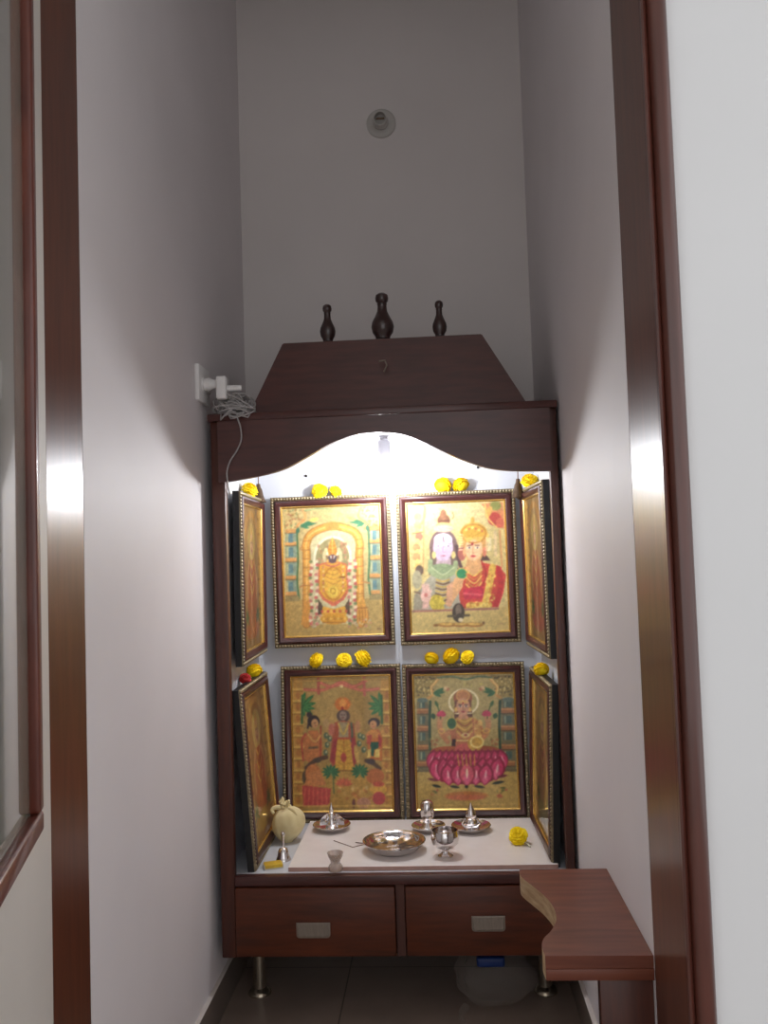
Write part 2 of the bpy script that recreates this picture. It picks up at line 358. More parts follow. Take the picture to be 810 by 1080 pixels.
# ------------------------------------------------------------------ painting the prints (colours per vertex on a fine flat grid)
class Cv:
    def __init__(s, nx, ny, tl, tr, br, bl, bg, foil=0.8):
        u, v = np.meshgrid(np.linspace(0, 1, nx + 1), np.linspace(0, 1, ny + 1))
        tl, tr, br, bl = [np.array(t, float) for t in (tl, tr, br, bl)]
        P = (tl[None, None] * ((1 - u) * (1 - v))[..., None] + tr * (u * (1 - v))[..., None] + br * (u * v)[..., None] + bl * ((1 - u) * v)[..., None])
        s.mat = PRINT; s.sat = .95; s.nx, s.ny = nx, ny; s.x, s.y = P[..., 0], P[..., 1]; s.u, s.v = u, v
        s.c = np.zeros(u.shape + (3,)); s.c[:] = np.array(bg, float); s.f = np.full(u.shape, foil)
    def put(s, m, c, foil=0.1):
        m = np.clip(m, 0, 1); s.c = s.c * (1 - m[..., None]) + np.array(c, float) * m[..., None]; s.f = s.f * (1 - m) + foil * m
    def d_el(s, cx, cy, rx, ry, ang=0):
        a = math.radians(ang); dx, dy = s.x - cx, s.y - cy
        X = dx * math.cos(a) + dy * math.sin(a); Y = -dx * math.sin(a) + dy * math.cos(a)
        return (np.sqrt((X / rx) ** 2 + (Y / ry) ** 2) - 1) * min(rx, ry)
    def el(s, cx, cy, rx, ry, c, ang=0, soft=4, foil=0.1, o=1): s.put(o * np.clip(0.5 - s.d_el(cx, cy, rx, ry, ang) / soft, 0, 1), c, foil)
    def ring(s, cx, cy, rx, ry, w_, c, ang=0, foil=0.1, o=1): s.put(o * np.clip(0.5 - (np.abs(s.d_el(cx, cy, rx, ry, ang)) - w_ / 2) / 4, 0, 1), c, foil)
    def po(s, pts, c, foil=0.1, o=1):
        ins = np.zeros(s.x.shape, bool); n = len(pts)
        for i in range(n):
            (x1, y1), (x2, y2) = pts[i], pts[(i + 1) % n]
            if y1 == y2: continue
            ins ^= ((y1 > s.y) != (y2 > s.y)) & (s.x < (x2 - x1) * (s.y - y1) / (y2 - y1) + x1)
        s.put(ins * float(o), c, foil)
    def ln(s, pts, w_, c, foil=0.1, o=1, curve=False):
        if curve: pts = [(p.x, p.y) for p in smoothpts([(a, b, 0) for a, b in pts], 6)]
        d = np.full(s.x.shape, 1e9)
        for (x1, y1), (x2, y2) in zip(pts, pts[1:]):
            L = (x2 - x1) ** 2 + (y2 - y1) ** 2 + 1e-9
            t = np.clip(((s.x - x1) * (x2 - x1) + (s.y - y1) * (y2 - y1)) / L, 0, 1)
            d = np.minimum(d, np.hypot(s.x - x1 - t * (x2 - x1), s.y - y1 - t * (y2 - y1)))
        s.put(o * np.clip(0.5 - (d - w_ / 2) / 4, 0, 1), c, foil)
    def dots(s, pts, r, cols, foil=0.1):
        for i, (x, y) in enumerate(pts): s.el(x, y, r, r, cols[i % len(cols)], foil=foil)
    def leaf(s, x0, y0, x1, y1, w_, c):
        mx, my = (x0 + x1) / 2, (y0 + y1) / 2; L = math.hypot(x1 - x0, y1 - y0) / 2 + 1e-6; ca, sa = (x1 - x0) / 2 / L, (y1 - y0) / 2 / L
        X = ((s.x - mx) * ca + (s.y - my) * sa) / L; Y = -(s.x - mx) * sa + (s.y - my) * ca
        s.put(np.clip(0.5 - (np.abs(Y) - w_ / 2 * (1 - X * X)) / 4, 0, 1) * (np.abs(X) < 1.05), c, 0.1)
    def speck(s, x0, x1, y0, y1, n, r, cols, seed=1):
        R = random.Random(seed)
        for i in range(n): s.el(R.uniform(x0, x1), R.uniform(y0, y1), R.uniform(.6, 1.3) * r, R.uniform(.6, 1.3) * r, R.choice(cols), o=0.8)
    def grain(s, amt, seed=3):
        R = np.random.default_rng(seed); s.c = s.c * (1 + amt * (R.random(s.x.shape) - .5)[..., None])
    def vgrad(s, top, bot): s.c = s.c * (top + (bot - top) * s.v)[..., None]

def paint_arch_idol():
    c = Cv(150, 200, (60, 75), (705, 75), (730, 925), (85, 940), (204, 184, 124))
    c.put(np.clip((s_ := c.y - 690) / 6, 0, 1), (196, 164, 96), 0.8)
    for x0, x1, ex in ((82, 158, 160), (640, 712, 634)):                     # pillars
        c.po([(x0, 215), (x1, 215), (x1 + 4, 690), (x0 + 8, 690)], (132, 150, 128))
        for y in (215, 300, 410, 530, 640): c.po([(x0, y), (x1, y), (x1, y + 26), (x0, y + 26)], (206, 148, 84)); c.ln([(x0, y + 28), (x1, y + 28)], 6, (120, 96, 60))
        for y in (245, 340, 455, 575): c.po([(x0 + 22, y), (x1 - 24, y), (x1 - 24, y + 60), (x0 + 22, y + 60)], (92, 128, 132)); c.ln([(x0 + 14, y), (x0 + 14, y + 60)], 7, (196, 190, 140))
        c.ln([(ex, 230), (ex + 6, 430), (ex, 560), (ex + 12, 685)], 12, (70, 112, 72), curve=True)
        c.po([(x0, 668), (x1 + 12, 668), (x1 + 20, 704), (x0, 704)], (150, 132, 84))
    c.speck(75, 200, 85, 210, 70, 7, [(150, 120, 60), (120, 140, 90), (214, 190, 130), (176, 110, 70)], 1)
    c.speck(590, 700, 85, 220, 70, 7, [(150, 120, 60), (120, 140, 90), (214, 190, 130), (176, 110, 70)], 2)
    c.ln([(205, 90), (215, 150), (165, 190), (170, 230)], 16, (206, 146, 84), curve=True); c.ln([(585, 90), (570, 150), (620, 190), (612, 230)], 16, (206, 146, 84), curve=True)
    c.ln([(210, 95), (300, 85), (400, 92), (500, 85), (580, 95)], 8, (120, 150, 100), curve=True)
    for sx in (1, -1):                                                       # leaves
        for (dx, dy) in ((95, -30), (80, 0), (60, 25), (110, -8)):
            c.leaf(398 - sx * 215, 195, 398 - sx * (215 - dx), 195 + dy - 5, 18, (60, 120, 84))
        c.leaf(398 - sx * 160, 165, 398 - sx * 90, 150, 26, (216, 186, 90)); c.leaf(398 - sx * 228, 205, 398 - sx * 236, 250, 26, (60, 112, 84))
    c.po([(245, 860), (245, 330), (290, 255), (395, 225), (510, 255), (555, 330), (555, 860)], (206, 196, 150), 0.4)
    arch = [(222, 860), (224, 420), (222, 320), (262, 248), (395, 205), (535, 245), (576, 320), (574, 420), (580, 860)]
    c.ln(arch, 54, (176, 112, 50), 0.3, curve=True); c.ln(arch, 42, (222, 158, 70), 0.5, curve=True); c.ln(arch, 10, (238, 190, 104), 0.5, curve=True)
    c.el(395, 205, 46, 30, (206, 140, 66))
    for y in range(300, 860, 60):
        for x in (224, 577): c.ln([(x - 22, y), (x + 22, y)], 5, (180, 110, 50))
    c.po([(185, 862), (205, 700), (248, 700), (256, 870)], (212, 146, 64)); c.po([(560, 860), (556, 720), (606, 700), (640, 858)], (220, 156, 66))
    for x in (572, 592, 612, 628): c.ln([(x, 770), (x + 2, 850)], 5, (170, 100, 40))
    c.ln([(560, 755), (625, 755)], 8, (170, 104, 44)); c.ln([(190, 360), (182, 350), (196, 330)], 9, (190, 130, 70)); c.ln([(180, 610), (210, 590)], 9, (200, 130, 70))
    c.ln([(590, 580), (640, 592)], 9, (200, 130, 70))
    c.el(396, 420, 128, 150, (226, 220, 186)); c.el(396, 425, 112, 138, (150, 140, 96))
    c.speck(300, 490, 300, 470, 40, 11, [(176, 150, 96), (206, 180, 120), (150, 110, 80), (190, 130, 100)], 5)
    for dx in (-56, 56): c.ln([(396 + dx * .75, 360), (396 + dx, 400), (396 + dx * .9, 440)], 20, (206, 190, 140), curve=True)
    c.po([(300, 460), (350, 445), (440, 445), (492, 460), (505, 640), (470, 700), (402, 740), (330, 700), (296, 640)], (206, 110, 72))
    c.po([(312, 470), (352, 455), (440, 455), (482, 470), (490, 630), (450, 690), (402, 712), (345, 690), (308, 630)], (222, 164, 60), 0.6)
    c.el(400, 590, 60, 100, (228, 176, 70), foil=0.7); c.ring(400, 590, 66, 108, 7, (190, 120, 44)); c.el(398, 645, 34, 40, (226, 190, 74)); c.ring(398, 640, 16, 18, 6, (170, 120, 40))
    for y in (480, 510, 540, 570): c.ln([(350, y), (400, y + 22), (450, y)], 5, (190, 122, 50), curve=True)
    c.dots([(335, y) for y in range(480, 660, 26)] + [(466, y) for y in range(480, 660, 26)], 8, [(206, 130, 96), (236, 200, 120)])
    for dy in range(0, 60, 14): c.el(340 + dy * .9, 690 + dy * .75, 8, 8, (214, 104, 84)); c.el(464 - dy * .9, 690 + dy * .75, 8, 8, (214, 104, 84))
    c.ln([(445, 550), (476, 548)], 8, (110, 70, 30))
    for x0 in (252, 290, 508, 544):                                          # hanging garlands
        for k, y in enumerate(range(440, 860, 22)):
            c.el(x0 + 5 * math.sin(k), y, 12, 11, [(226, 214, 180), (200, 96, 92), (120, 130, 84), (222, 186, 150), (196, 120, 112)][(k + x0) % 5])
    c.po([(300, 690), (330, 740), (330, 790), (296, 800)], (96, 76, 60)); c.po([(505, 690), (476, 740), (478, 790), (510, 800)], (96, 76, 60))
    c.po([(330, 740), (402, 760), (478, 740), (490, 800), (320, 800)], (220, 160, 56)); c.dots([(x, 775) for x in range(325, 490, 20)], 9, [(200, 84, 66), (228, 176, 80)])
    c.el(404, 825, 92, 38, (224, 160, 56), foil=0.6); c.ln([(330, 850), (480, 850)], 8, (186, 118, 46)); c.dots([(x, 825) for x in range(335, 480, 24)], 8, [(236, 190, 90), (200, 130, 50)])
    c.po([(396, 275), (378, 318), (366, 362), (358, 404), (434, 404), (426, 362), (414, 318)], (224, 150, 60), 0.5)
    for y, w_ in ((310, 22), (334, 36), (358, 50), (382, 62)): c.ln([(396 - w_ / 2, y), (396, y + 6), (396 + w_ / 2, y)], 5, (190, 108, 46), curve=True)
    c.ln([(396, 285), (396, 400)], 6, (240, 192, 96)); c.po([(352, 398), (362, 362), (372, 404)], (232, 222, 190)); c.po([(440, 398), (430, 362), (420, 404)], (232, 222, 190))
    c.el(396, 424, 30, 30, (92, 76, 80)); c.po([(378, 404), (388, 404), (392, 424), (385, 424)], (226, 220, 206)); c.po([(414, 404), (404, 404), (400, 424), (407, 424)], (226, 220, 206))
    c.ln([(396, 402), (396, 420)], 4, (190, 60, 50)); c.ln([(388, 440), (404, 440)], 4, (150, 84, 74)); c.el(364, 438, 7, 13, (222, 170, 84)); c.el(428, 438, 7, 13, (222, 170, 84)); c.ln([(350, 462), (396, 474), (442, 462)], 10, (196, 100, 84), curve=True)
    c.speck(250, 310, 800, 880, 14, 9, [(200, 190, 160), (150, 140, 100), (214, 120, 100)], 8); c.speck(500, 660, 830, 890, 22, 8, [(200, 190, 150), (150, 150, 100), (214, 140, 110)], 9)
    c.ln([(690, 895), (710, 895)], 7, (130, 90, 60)); c.grain(0.10); return c

def paint_pair():
    c = Cv(150, 200, (60, 110), (660, 85), (715, 930), (85, 950), (216, 196, 130))
    c.el(330, 170, 230, 120, (224, 208, 150), soft=120, foil=0.8)
    c.ln([(90, 130), (120, 110), (170, 125), (160, 220), (120, 250)], 16, (214, 150, 90), curve=True)
    for y in (190, 250, 320, 390, 450, 520): c.el(118 + (y % 3) * 8, y, 24, 26, [(206, 140, 88), (222, 180, 96), (190, 108, 84)][(y // 10) % 3]); c.el(124, y + 30, 12, 16, (226, 206, 110))
    c.ln([(95, 300), (160, 290)], 9, (180, 110, 70)); c.ln([(165, 150), (160, 560)], 7, (204, 146, 86)); c.el(135, 540, 26, 34, (104, 84, 70)); c.el(120, 600, 30, 60, (168, 160, 128))
    c.po([(520, 105), (655, 95), (672, 270), (600, 250), (570, 170)], (206, 130, 84)); c.el(610, 120, 36, 30, (136, 140, 70)); c.el(606, 205, 42, 44, (186, 66, 58)); c.el(640, 230, 26, 34, (206, 96, 74)); c.el(570, 160, 18, 40, (214, 160, 80), 20)
    c.ln([(545, 110), (560, 190), (620, 260)], 9, (226, 186, 96), curve=True); c.ln([(640, 280), (660, 520)], 12, (210, 150, 92)); c.ln([(612, 290), (618, 440)], 20, (216, 190, 140))
    # figure on the left: long dark hair paled by painted glare, pale violet face, green shawl
    c.el(288, 385, 88, 112, (118, 92, 92)); c.po([(204, 420), (374, 420), (388, 560), (196, 570)], (112, 92, 84)); c.ln([(372, 380), (388, 480), (400, 520)], 22, (92, 64, 66), curve=True)
    c.el(290, 215, 40, 42, (132, 88, 62)); c.el(286, 178, 20, 36, (150, 100, 70)); c.el(290, 245, 48, 18, (214, 176, 110)); c.ln([(258, 222), (326, 214)], 7, (96, 60, 46)); c.ln([(344, 160), (352, 190), (340, 205)], 6, (150, 120, 70), curve=True)
    c.el(288, 268, 62, 24, (200, 176, 160))
    c.po([(190, 590), (235, 540), (345, 540), (396, 590), (410, 790), (140, 800), (120, 690)], (168, 162, 142))
    c.po([(244, 460), (334, 460), (338, 550), (240, 550)], (186, 160, 168))
    c.el(286, 392, 63, 88, (206, 180, 206)); c.el(286, 340, 58, 42, (224, 206, 226)); c.ln([(262, 330), (310, 330)], 5, (240, 236, 236)); c.ln([(264, 342), (310, 342)], 5, (240, 236, 236))
    c.ln([(238, 368), (270, 363)], 4, (128, 102, 124)); c.ln([(302, 363), (334, 367)], 4, (128, 102, 124)); c.el(254, 380, 14, 5, (232, 224, 236)); c.el(320, 380, 14, 5, (232, 224, 236)); c.el(255, 380, 5, 5, (96, 78, 100)); c.el(319, 380, 5, 5, (96, 78, 100))
    c.ln([(289, 378), (284, 420), (296, 422)], 4, (160, 124, 156), curve=True); c.el(288, 444, 15, 5, (180, 110, 130)); c.ln([(286, 322), (290, 352)], 6, (90, 60, 70)); c.el(228, 440, 13, 24, (222, 196, 120)); c.el(352, 440, 13, 24, (222, 196, 120))
    c.el(282, 540, 94, 44, (134, 154, 112)); c.ln([(206, 480), (214, 550), (282, 582), (352, 552), (366, 490)], 30, (150, 166, 120), curve=True); c.ln([(214, 520), (284, 566), (356, 520)], 8, (186, 196, 150), curve=True)
    for k in range(9): c.ln([(244 - k, 600 + k * 18), (285, 612 + k * 18), (326 - k, 600 + k * 18)], 10, [(206, 168, 74), (110, 76, 50)][k % 2], curve=True)
    c.el(246, 750, 46, 52, (190, 168, 52)); c.speck(205, 290, 700, 800, 26, 9, [(220, 196, 70), (160, 136, 40), (206, 180, 60)], 4)
    c.po([(100, 700), (140, 660), (165, 760), (150, 800), (95, 800)], (150, 142, 120)); c.ln([(105, 680), (140, 690)], 10, (110, 84, 66))
    c.el(176, 705, 34, 48, (222, 178, 164)); [c.leaf(160 + i * 12, 680, 152 + i * 13, 622 - (6 if i in (1, 2) else 0), 13, (222, 178, 164)) for i in range(4)]; c.leaf(198, 700, 214, 660, 13, (222, 178, 164)); c.el(176, 700, 12, 14, (206, 120, 112)); c.po([(155, 740), (198, 740), (192, 790), (150, 790)], (216, 172, 156))
    # figure on the right: gold crown, red robe
    c.el(478, 330, 96, 106, (226, 190, 96), foil=0.6); c.el(484, 380, 84, 92, (206, 152, 84)); c.po([(545, 420), (586, 475), (520, 480)], (88, 60, 54)); c.el(405, 430, 26, 46, (176, 96, 84))
    c.po([(420, 520), (540, 490), (640, 510), (688, 570), (672, 690), (640, 785), (400, 785), (384, 640)], (206, 66, 54))
    c.po([(440, 460), (520, 460), (540, 540), (480, 580), (425, 540)], (216, 160, 104))
    c.el(480, 400, 55, 76, (234, 186, 140)); c.el(478, 285, 78, 48, (220, 168, 64), foil=0.7); c.ring(478, 300, 76, 60, 9, (186, 124, 44)); c.el(470, 215, 12, 24, (206, 156, 66)); c.dots([(430 + 20 * k, 262 + abs(k - 2) * 7) for k in range(6)], 8, [(240, 206, 110), (196, 110, 60)]); c.po([(418, 330), (540, 320), (520, 355), (478, 338), (440, 358)], (228, 180, 84))
    c.el(470, 368, 7, 9, (150, 30, 40)); c.ln([(440, 380), (464, 376)], 5, (70, 40, 36)); c.ln([(486, 376), (514, 378)], 5, (70, 40, 36)); c.el(452, 392, 12, 6, (240, 232, 224)); c.el(502, 392, 12, 6, (240, 232, 224)); c.el(452, 392, 5, 5, (40, 30, 40)); c.el(502, 392, 5, 5, (40, 30, 40)); c.ln([(476, 388), (472, 424), (482, 426)], 4, (190, 130, 96), curve=True); c.el(476, 447, 17, 7, (190, 60, 66)); c.el(548, 420, 12, 32, (226, 130, 100)); c.el(420, 420, 10, 28, (224, 160, 110))
    for k in range(7): c.ln([(385, 305 + k * 17), (408, 308 + k * 16)], 6, (236, 220, 176)); c.ln([(556, 330 + k * 13), (588, 334 + k * 12)], 6, (240, 226, 190))
    c.el(405, 562, 36, 36, (48, 134, 84)); c.ring(405, 562, 36, 36, 7, (214, 186, 90)); c.po([(360, 590), (420, 590), (410, 650), (330, 780), (300, 760)], (220, 164, 112)); c.po([(310, 640), (350, 610), (344, 770), (306, 770)], (212, 158, 120))
    for k in range(5): c.ln([(432, 540 + k * 22), (486, 576 + k * 24), (532, 530 + k * 22)], 9, [(230, 190, 84), (206, 130, 60)][k % 2], curve=True)
    c.po([(415, 660), (540, 640), (560, 720), (420, 730)], (204, 44, 66)); c.ln([(420, 690), (545, 700)], 14, (226, 86, 96))
    c.ln([(600, 520), (585, 620), (560, 740)], 44, (226, 180, 74), curve=True); c.speck(560, 620, 520, 740, 26, 9, [(206, 120, 50), (238, 206, 100)], 6); c.ln([(640, 530), (655, 640), (625, 770)], 34, (196, 44, 48), curve=True); c.ln([(530, 480), (560, 560), (540, 640)], 10, (170, 44, 40), curve=True)
    c.ln([(455, 770), (580, 765)], 44, (224, 180, 74)); c.speck(450, 590, 745, 790, 26, 9, [(206, 130, 50), (240, 214, 110)], 7)
    c.po([(85, 800), (700, 775), (720, 940), (85, 955)], (208, 182, 112), 0.8); c.ln([(90, 806), (640, 788)], 13, (170, 110, 96))
    c.el(386, 815, 40, 62, (66, 54, 44)); c.el(386, 800, 20, 40, (116, 100, 84)); c.ln([(320, 838), (455, 832)], 15, (96, 84, 60)); c.el(392, 850, 24, 30, (70, 60, 46)); c.el(400, 862, 16, 14, (216, 200, 160))
    for x, w_ in ((312, 60), (485, 62), (398, 50)): c.el(x, 893, w_, 15, (170, 112, 48)); c.el(x, 889, w_ * .8, 8, (226, 186, 96), foil=.7)
    c.el(240, 897, 18, 9, (140, 96, 44)); c.el(548, 882, 8, 10, (120, 84, 44)); c.ln([(640, 888), (676, 886)], 10, (190, 156, 96)); c.grain(0.10); return c

def paint_court():
    c = Cv(150, 200, (80, 105), (705, 90), (735, 950), (90, 965), (172, 138, 76))
    c.el(330, 290, 160, 180, (184, 152, 88), soft=140, foil=.8); c.el(520, 330, 120, 160, (164, 130, 70), soft=120, foil=.8)
    for x0, x1 in ((85, 150), (655, 728)):
        c.po([(x0, 105), (x1, 105), (x1 + 4, 950), (x0 + 6, 955)], (192, 140, 66), .5)
        for y in range(180, 940, 75): c.ln([(x0, y), (x1, y)], 12, (214, 172, 84)); c.el((x0 + x1) / 2, y + 38, 14, 24, (176, 112, 52)); c.ln([(x0, y + 12), (x1, y + 12)], 4, (126, 84, 40))
    for pts in ([(160, 180), (270, 185), (330, 165), (400, 150), (470, 170), (540, 185), (640, 175)], [(250, 130), (330, 160), (400, 130), (480, 160), (560, 120)]):
        c.ln(pts, 18, (190, 88, 72), curve=True); c.ln(pts, 6, (222, 130, 104), curve=True)
    c.ln([(250, 110), (252, 205)], 18, (186, 84, 70)); c.ln([(545, 105), (550, 215)], 18, (190, 90, 76)); c.ln([(100, 125), (700, 112)], 12, (210, 166, 84)); c.el(400, 160, 12, 10, (232, 206, 140))
    for sx, x0 in ((1, 150), (-1, 655)):
        for (dx, dy) in ((70, -70), (86, -18), (80, 22), (64, 60), (14, -90), (10, 70)): c.leaf(x0 - 8 * sx, 290, x0 + sx * dx, 285 + dy, 24, (38, 110, 56)); c.leaf(x0, 290, x0 + sx * dx * .8, 285 + dy * .8, 7, (90, 150, 80))
        c.ln([(x0 - 4 * sx, 220), (x0 - 8 * sx, 400)], 14, (52, 100, 52))
    # central standing figure
    c.el(408, 400, 130, 140, (190, 150, 84), o=.6); c.el(408, 276, 50, 46, (210, 112, 46)); [c.leaf(408, 300, 408 + 64 * math.sin(a), 290 - 64 * math.cos(a), 14, (216, 120, 50)) for a in np.linspace(-1.3, 1.3, 9)]; c.el(408, 270, 22, 26, (226, 150, 70)); c.el(406, 302, 8, 10, (170, 40, 40))
    c.ln([(408, 235), (408, 250)], 8, (200, 150, 60)); c.el(412, 352, 44, 40, (92, 72, 64)); c.el(410, 350, 24, 30, (150, 126, 112)); c.ln([(398, 345), (404, 345)], 4, (50, 36, 36)); c.ln([(416, 345), (422, 345)], 4, (50, 36, 36)); c.ln([(404, 364), (416, 364)], 4, (130, 60, 56))
    c.po([(350, 400), (385, 385), (440, 385), (480, 402), (510, 640), (470, 690), (350, 690), (322, 640)], (176, 84, 58)); c.po([(385, 390), (440, 390), (448, 490), (380, 490)], (164, 146, 106))
    c.ln([(380, 400), (412, 470), (446, 400)], 12, (206, 170, 80), curve=True); c.ln([(464, 400), (470, 480), (455, 520)], 14, (86, 100, 80), curve=True); c.ln([(352, 410), (330, 450), (330, 520)], 16, (180, 130, 100), curve=True)
    c.po([(372, 500), (456, 500), (480, 700), (356, 700)], (208, 156, 52)); c.po([(350, 500), (374, 500), (352, 660), (326, 640)], (168, 56, 60)); c.po([(460, 490), (488, 500), (506, 630), (478, 660)], (168, 60, 66)); c.ln([(415, 500), (418, 700)], 9, (180, 116, 40))
    for y in (530, 570, 610, 650): c.ln([(372, y), (415, y + 16), (466, y)], 6, (184, 122, 42), curve=True)
    c.el(414, 620, 18, 30, (186, 70, 56)); c.ln([(380, 500), (455, 500)], 10, (190, 80, 50)); c.el(335, 440, 20, 38, (196, 110, 90)); c.el(300, 400, 20, 30, (186, 150, 96)); c.el(505, 420, 16, 40, (190, 130, 90)); c.el(498, 600, 14, 60, (200, 160, 80), -10)
    for x, y in ((296, 590), (306, 540), (322, 500), (520, 480), (516, 530), (545, 570), (540, 490), (300, 480)): c.el(x, y, 15, 20, (84, 106, 80)); c.el(x + 4, y - 4, 6, 8, (200, 190, 140))
    # attendant left, attendant right
    c.po([(150, 500), (185, 450), (245, 445), (275, 520), (270, 640), (220, 670), (160, 640)], (196, 116, 62)); c.ln([(265, 420), (262, 640)], 10, (176, 70, 48)); c.ln([(165, 470), (140, 520), (150, 640)], 14, (190, 76, 56), curve=True)
    c.el(218, 388, 40, 40, (52, 40, 44)); c.el(226, 402, 24, 30, (206, 150, 96)); c.el(190, 345, 18, 18, (60, 46, 48)); c.ln([(190, 380), (180, 430)], 12, (56, 42, 44)); c.ln([(222, 400), (230, 400)], 4, (60, 40, 36)); c.ln([(226, 416), (234, 416)], 4, (150, 50, 50)); c.ln([(190, 560), (240, 556)], 16, (110, 84, 56)); c.ln([(180, 470), (225, 520), (262, 480)], 12, (214, 160, 84), curve=True)
    c.po([(560, 470), (590, 440), (645, 440), (668, 490), (665, 640), (580, 630)], (200, 110, 50)); c.el(612, 395, 38, 30, (50, 40, 44)); c.el(606, 408, 24, 28, (208, 146, 92)); c.ln([(600, 406), (606, 406)], 4, (60, 40, 36)); c.ln([(602, 422), (612, 422)], 4, (150, 50, 50)); c.el(604, 470, 38, 28, (216, 140, 60)); c.po([(580, 520), (645, 520), (640, 560), (612, 570), (612, 610), (592, 610), (592, 560)], (38, 92, 70)); c.po([(572, 570), (592, 565), (588, 620), (570, 620)], (222, 196, 100)); c.po([(618, 570), (650, 565), (648, 620), (616, 620)], (222, 196, 100)); c.po([(570, 480), (600, 470), (590, 540), (562, 530)], (190, 80, 60)); c.po([(640, 470), (664, 500), (656, 560), (640, 540)], (180, 60, 60))
    # platform, plants, seated devotees
    c.po([(150, 700), (690, 700), (690, 940), (150, 945)], (186, 142, 66), .5); c.ln([(340, 705), (500, 705)], 9, (140, 96, 40))
    c.ln([(170, 690), (230, 640), (300, 620)], 28, (92, 64, 46), curve=True); c.el(165, 750, 24, 46, (84, 66, 50)); c.el(240, 640, 26, 16, (80, 66, 56)); c.ln([(560, 640), (610, 660), (650, 690)], 26, (92, 66, 44), curve=True); c.el(590, 645, 30, 18, (76, 60, 60))
    c.el(215, 730, 52, 66, (196, 116, 60)); c.po([(180, 720), (260, 700), (300, 800), (150, 810)], (204, 126, 70)); c.po([(140, 800), (330, 820), (320, 920), (150, 940)], (196, 70, 66)); [c.ln([(160 + k * 28, 815), (152 + k * 30, 930)], 7, (216, 100, 84)) for k in range(6)]
    c.el(620, 740, 60, 50, (190, 104, 52)); c.el(640, 820, 58, 36, (216, 160, 60)); c.el(645, 880, 42, 42, (188, 66, 66)); c.el(640, 790, 40, 16, (196, 80, 56))
    for x0, y0 in ((330, 715), (520, 710)):
        for a in np.linspace(-2.6, 2.6, 11): c.leaf(x0, y0, x0 + 62 * math.sin(a), y0 - 52 * math.cos(a), 17, (40, 100, 62)); c.leaf(x0, y0, x0 + 44 * math.sin(a + .2), y0 - 38 * math.cos(a + .2), 6, (100, 150, 90))
    c.ln([(346, 740), (350, 850)], 9, (90, 110, 60)); [c.leaf(415, 800, 415 + 58 * math.sin(a), 790 - 44 * math.cos(a), 20, (204, 96, 66)) for a in np.linspace(-1.5, 1.5, 7)]
    c.speck(380, 600, 800, 900, 26, 13, [(206, 160, 80), (176, 110, 50), (214, 180, 110), (196, 120, 60)], 11); c.el(545, 910, 46, 34, (190, 130, 100)); c.el(480, 915, 11, 30, (110, 60, 50)); c.ln([(100, 935), (725, 925)], 9, (214, 176, 92), .8); c.grain(0.14); return c

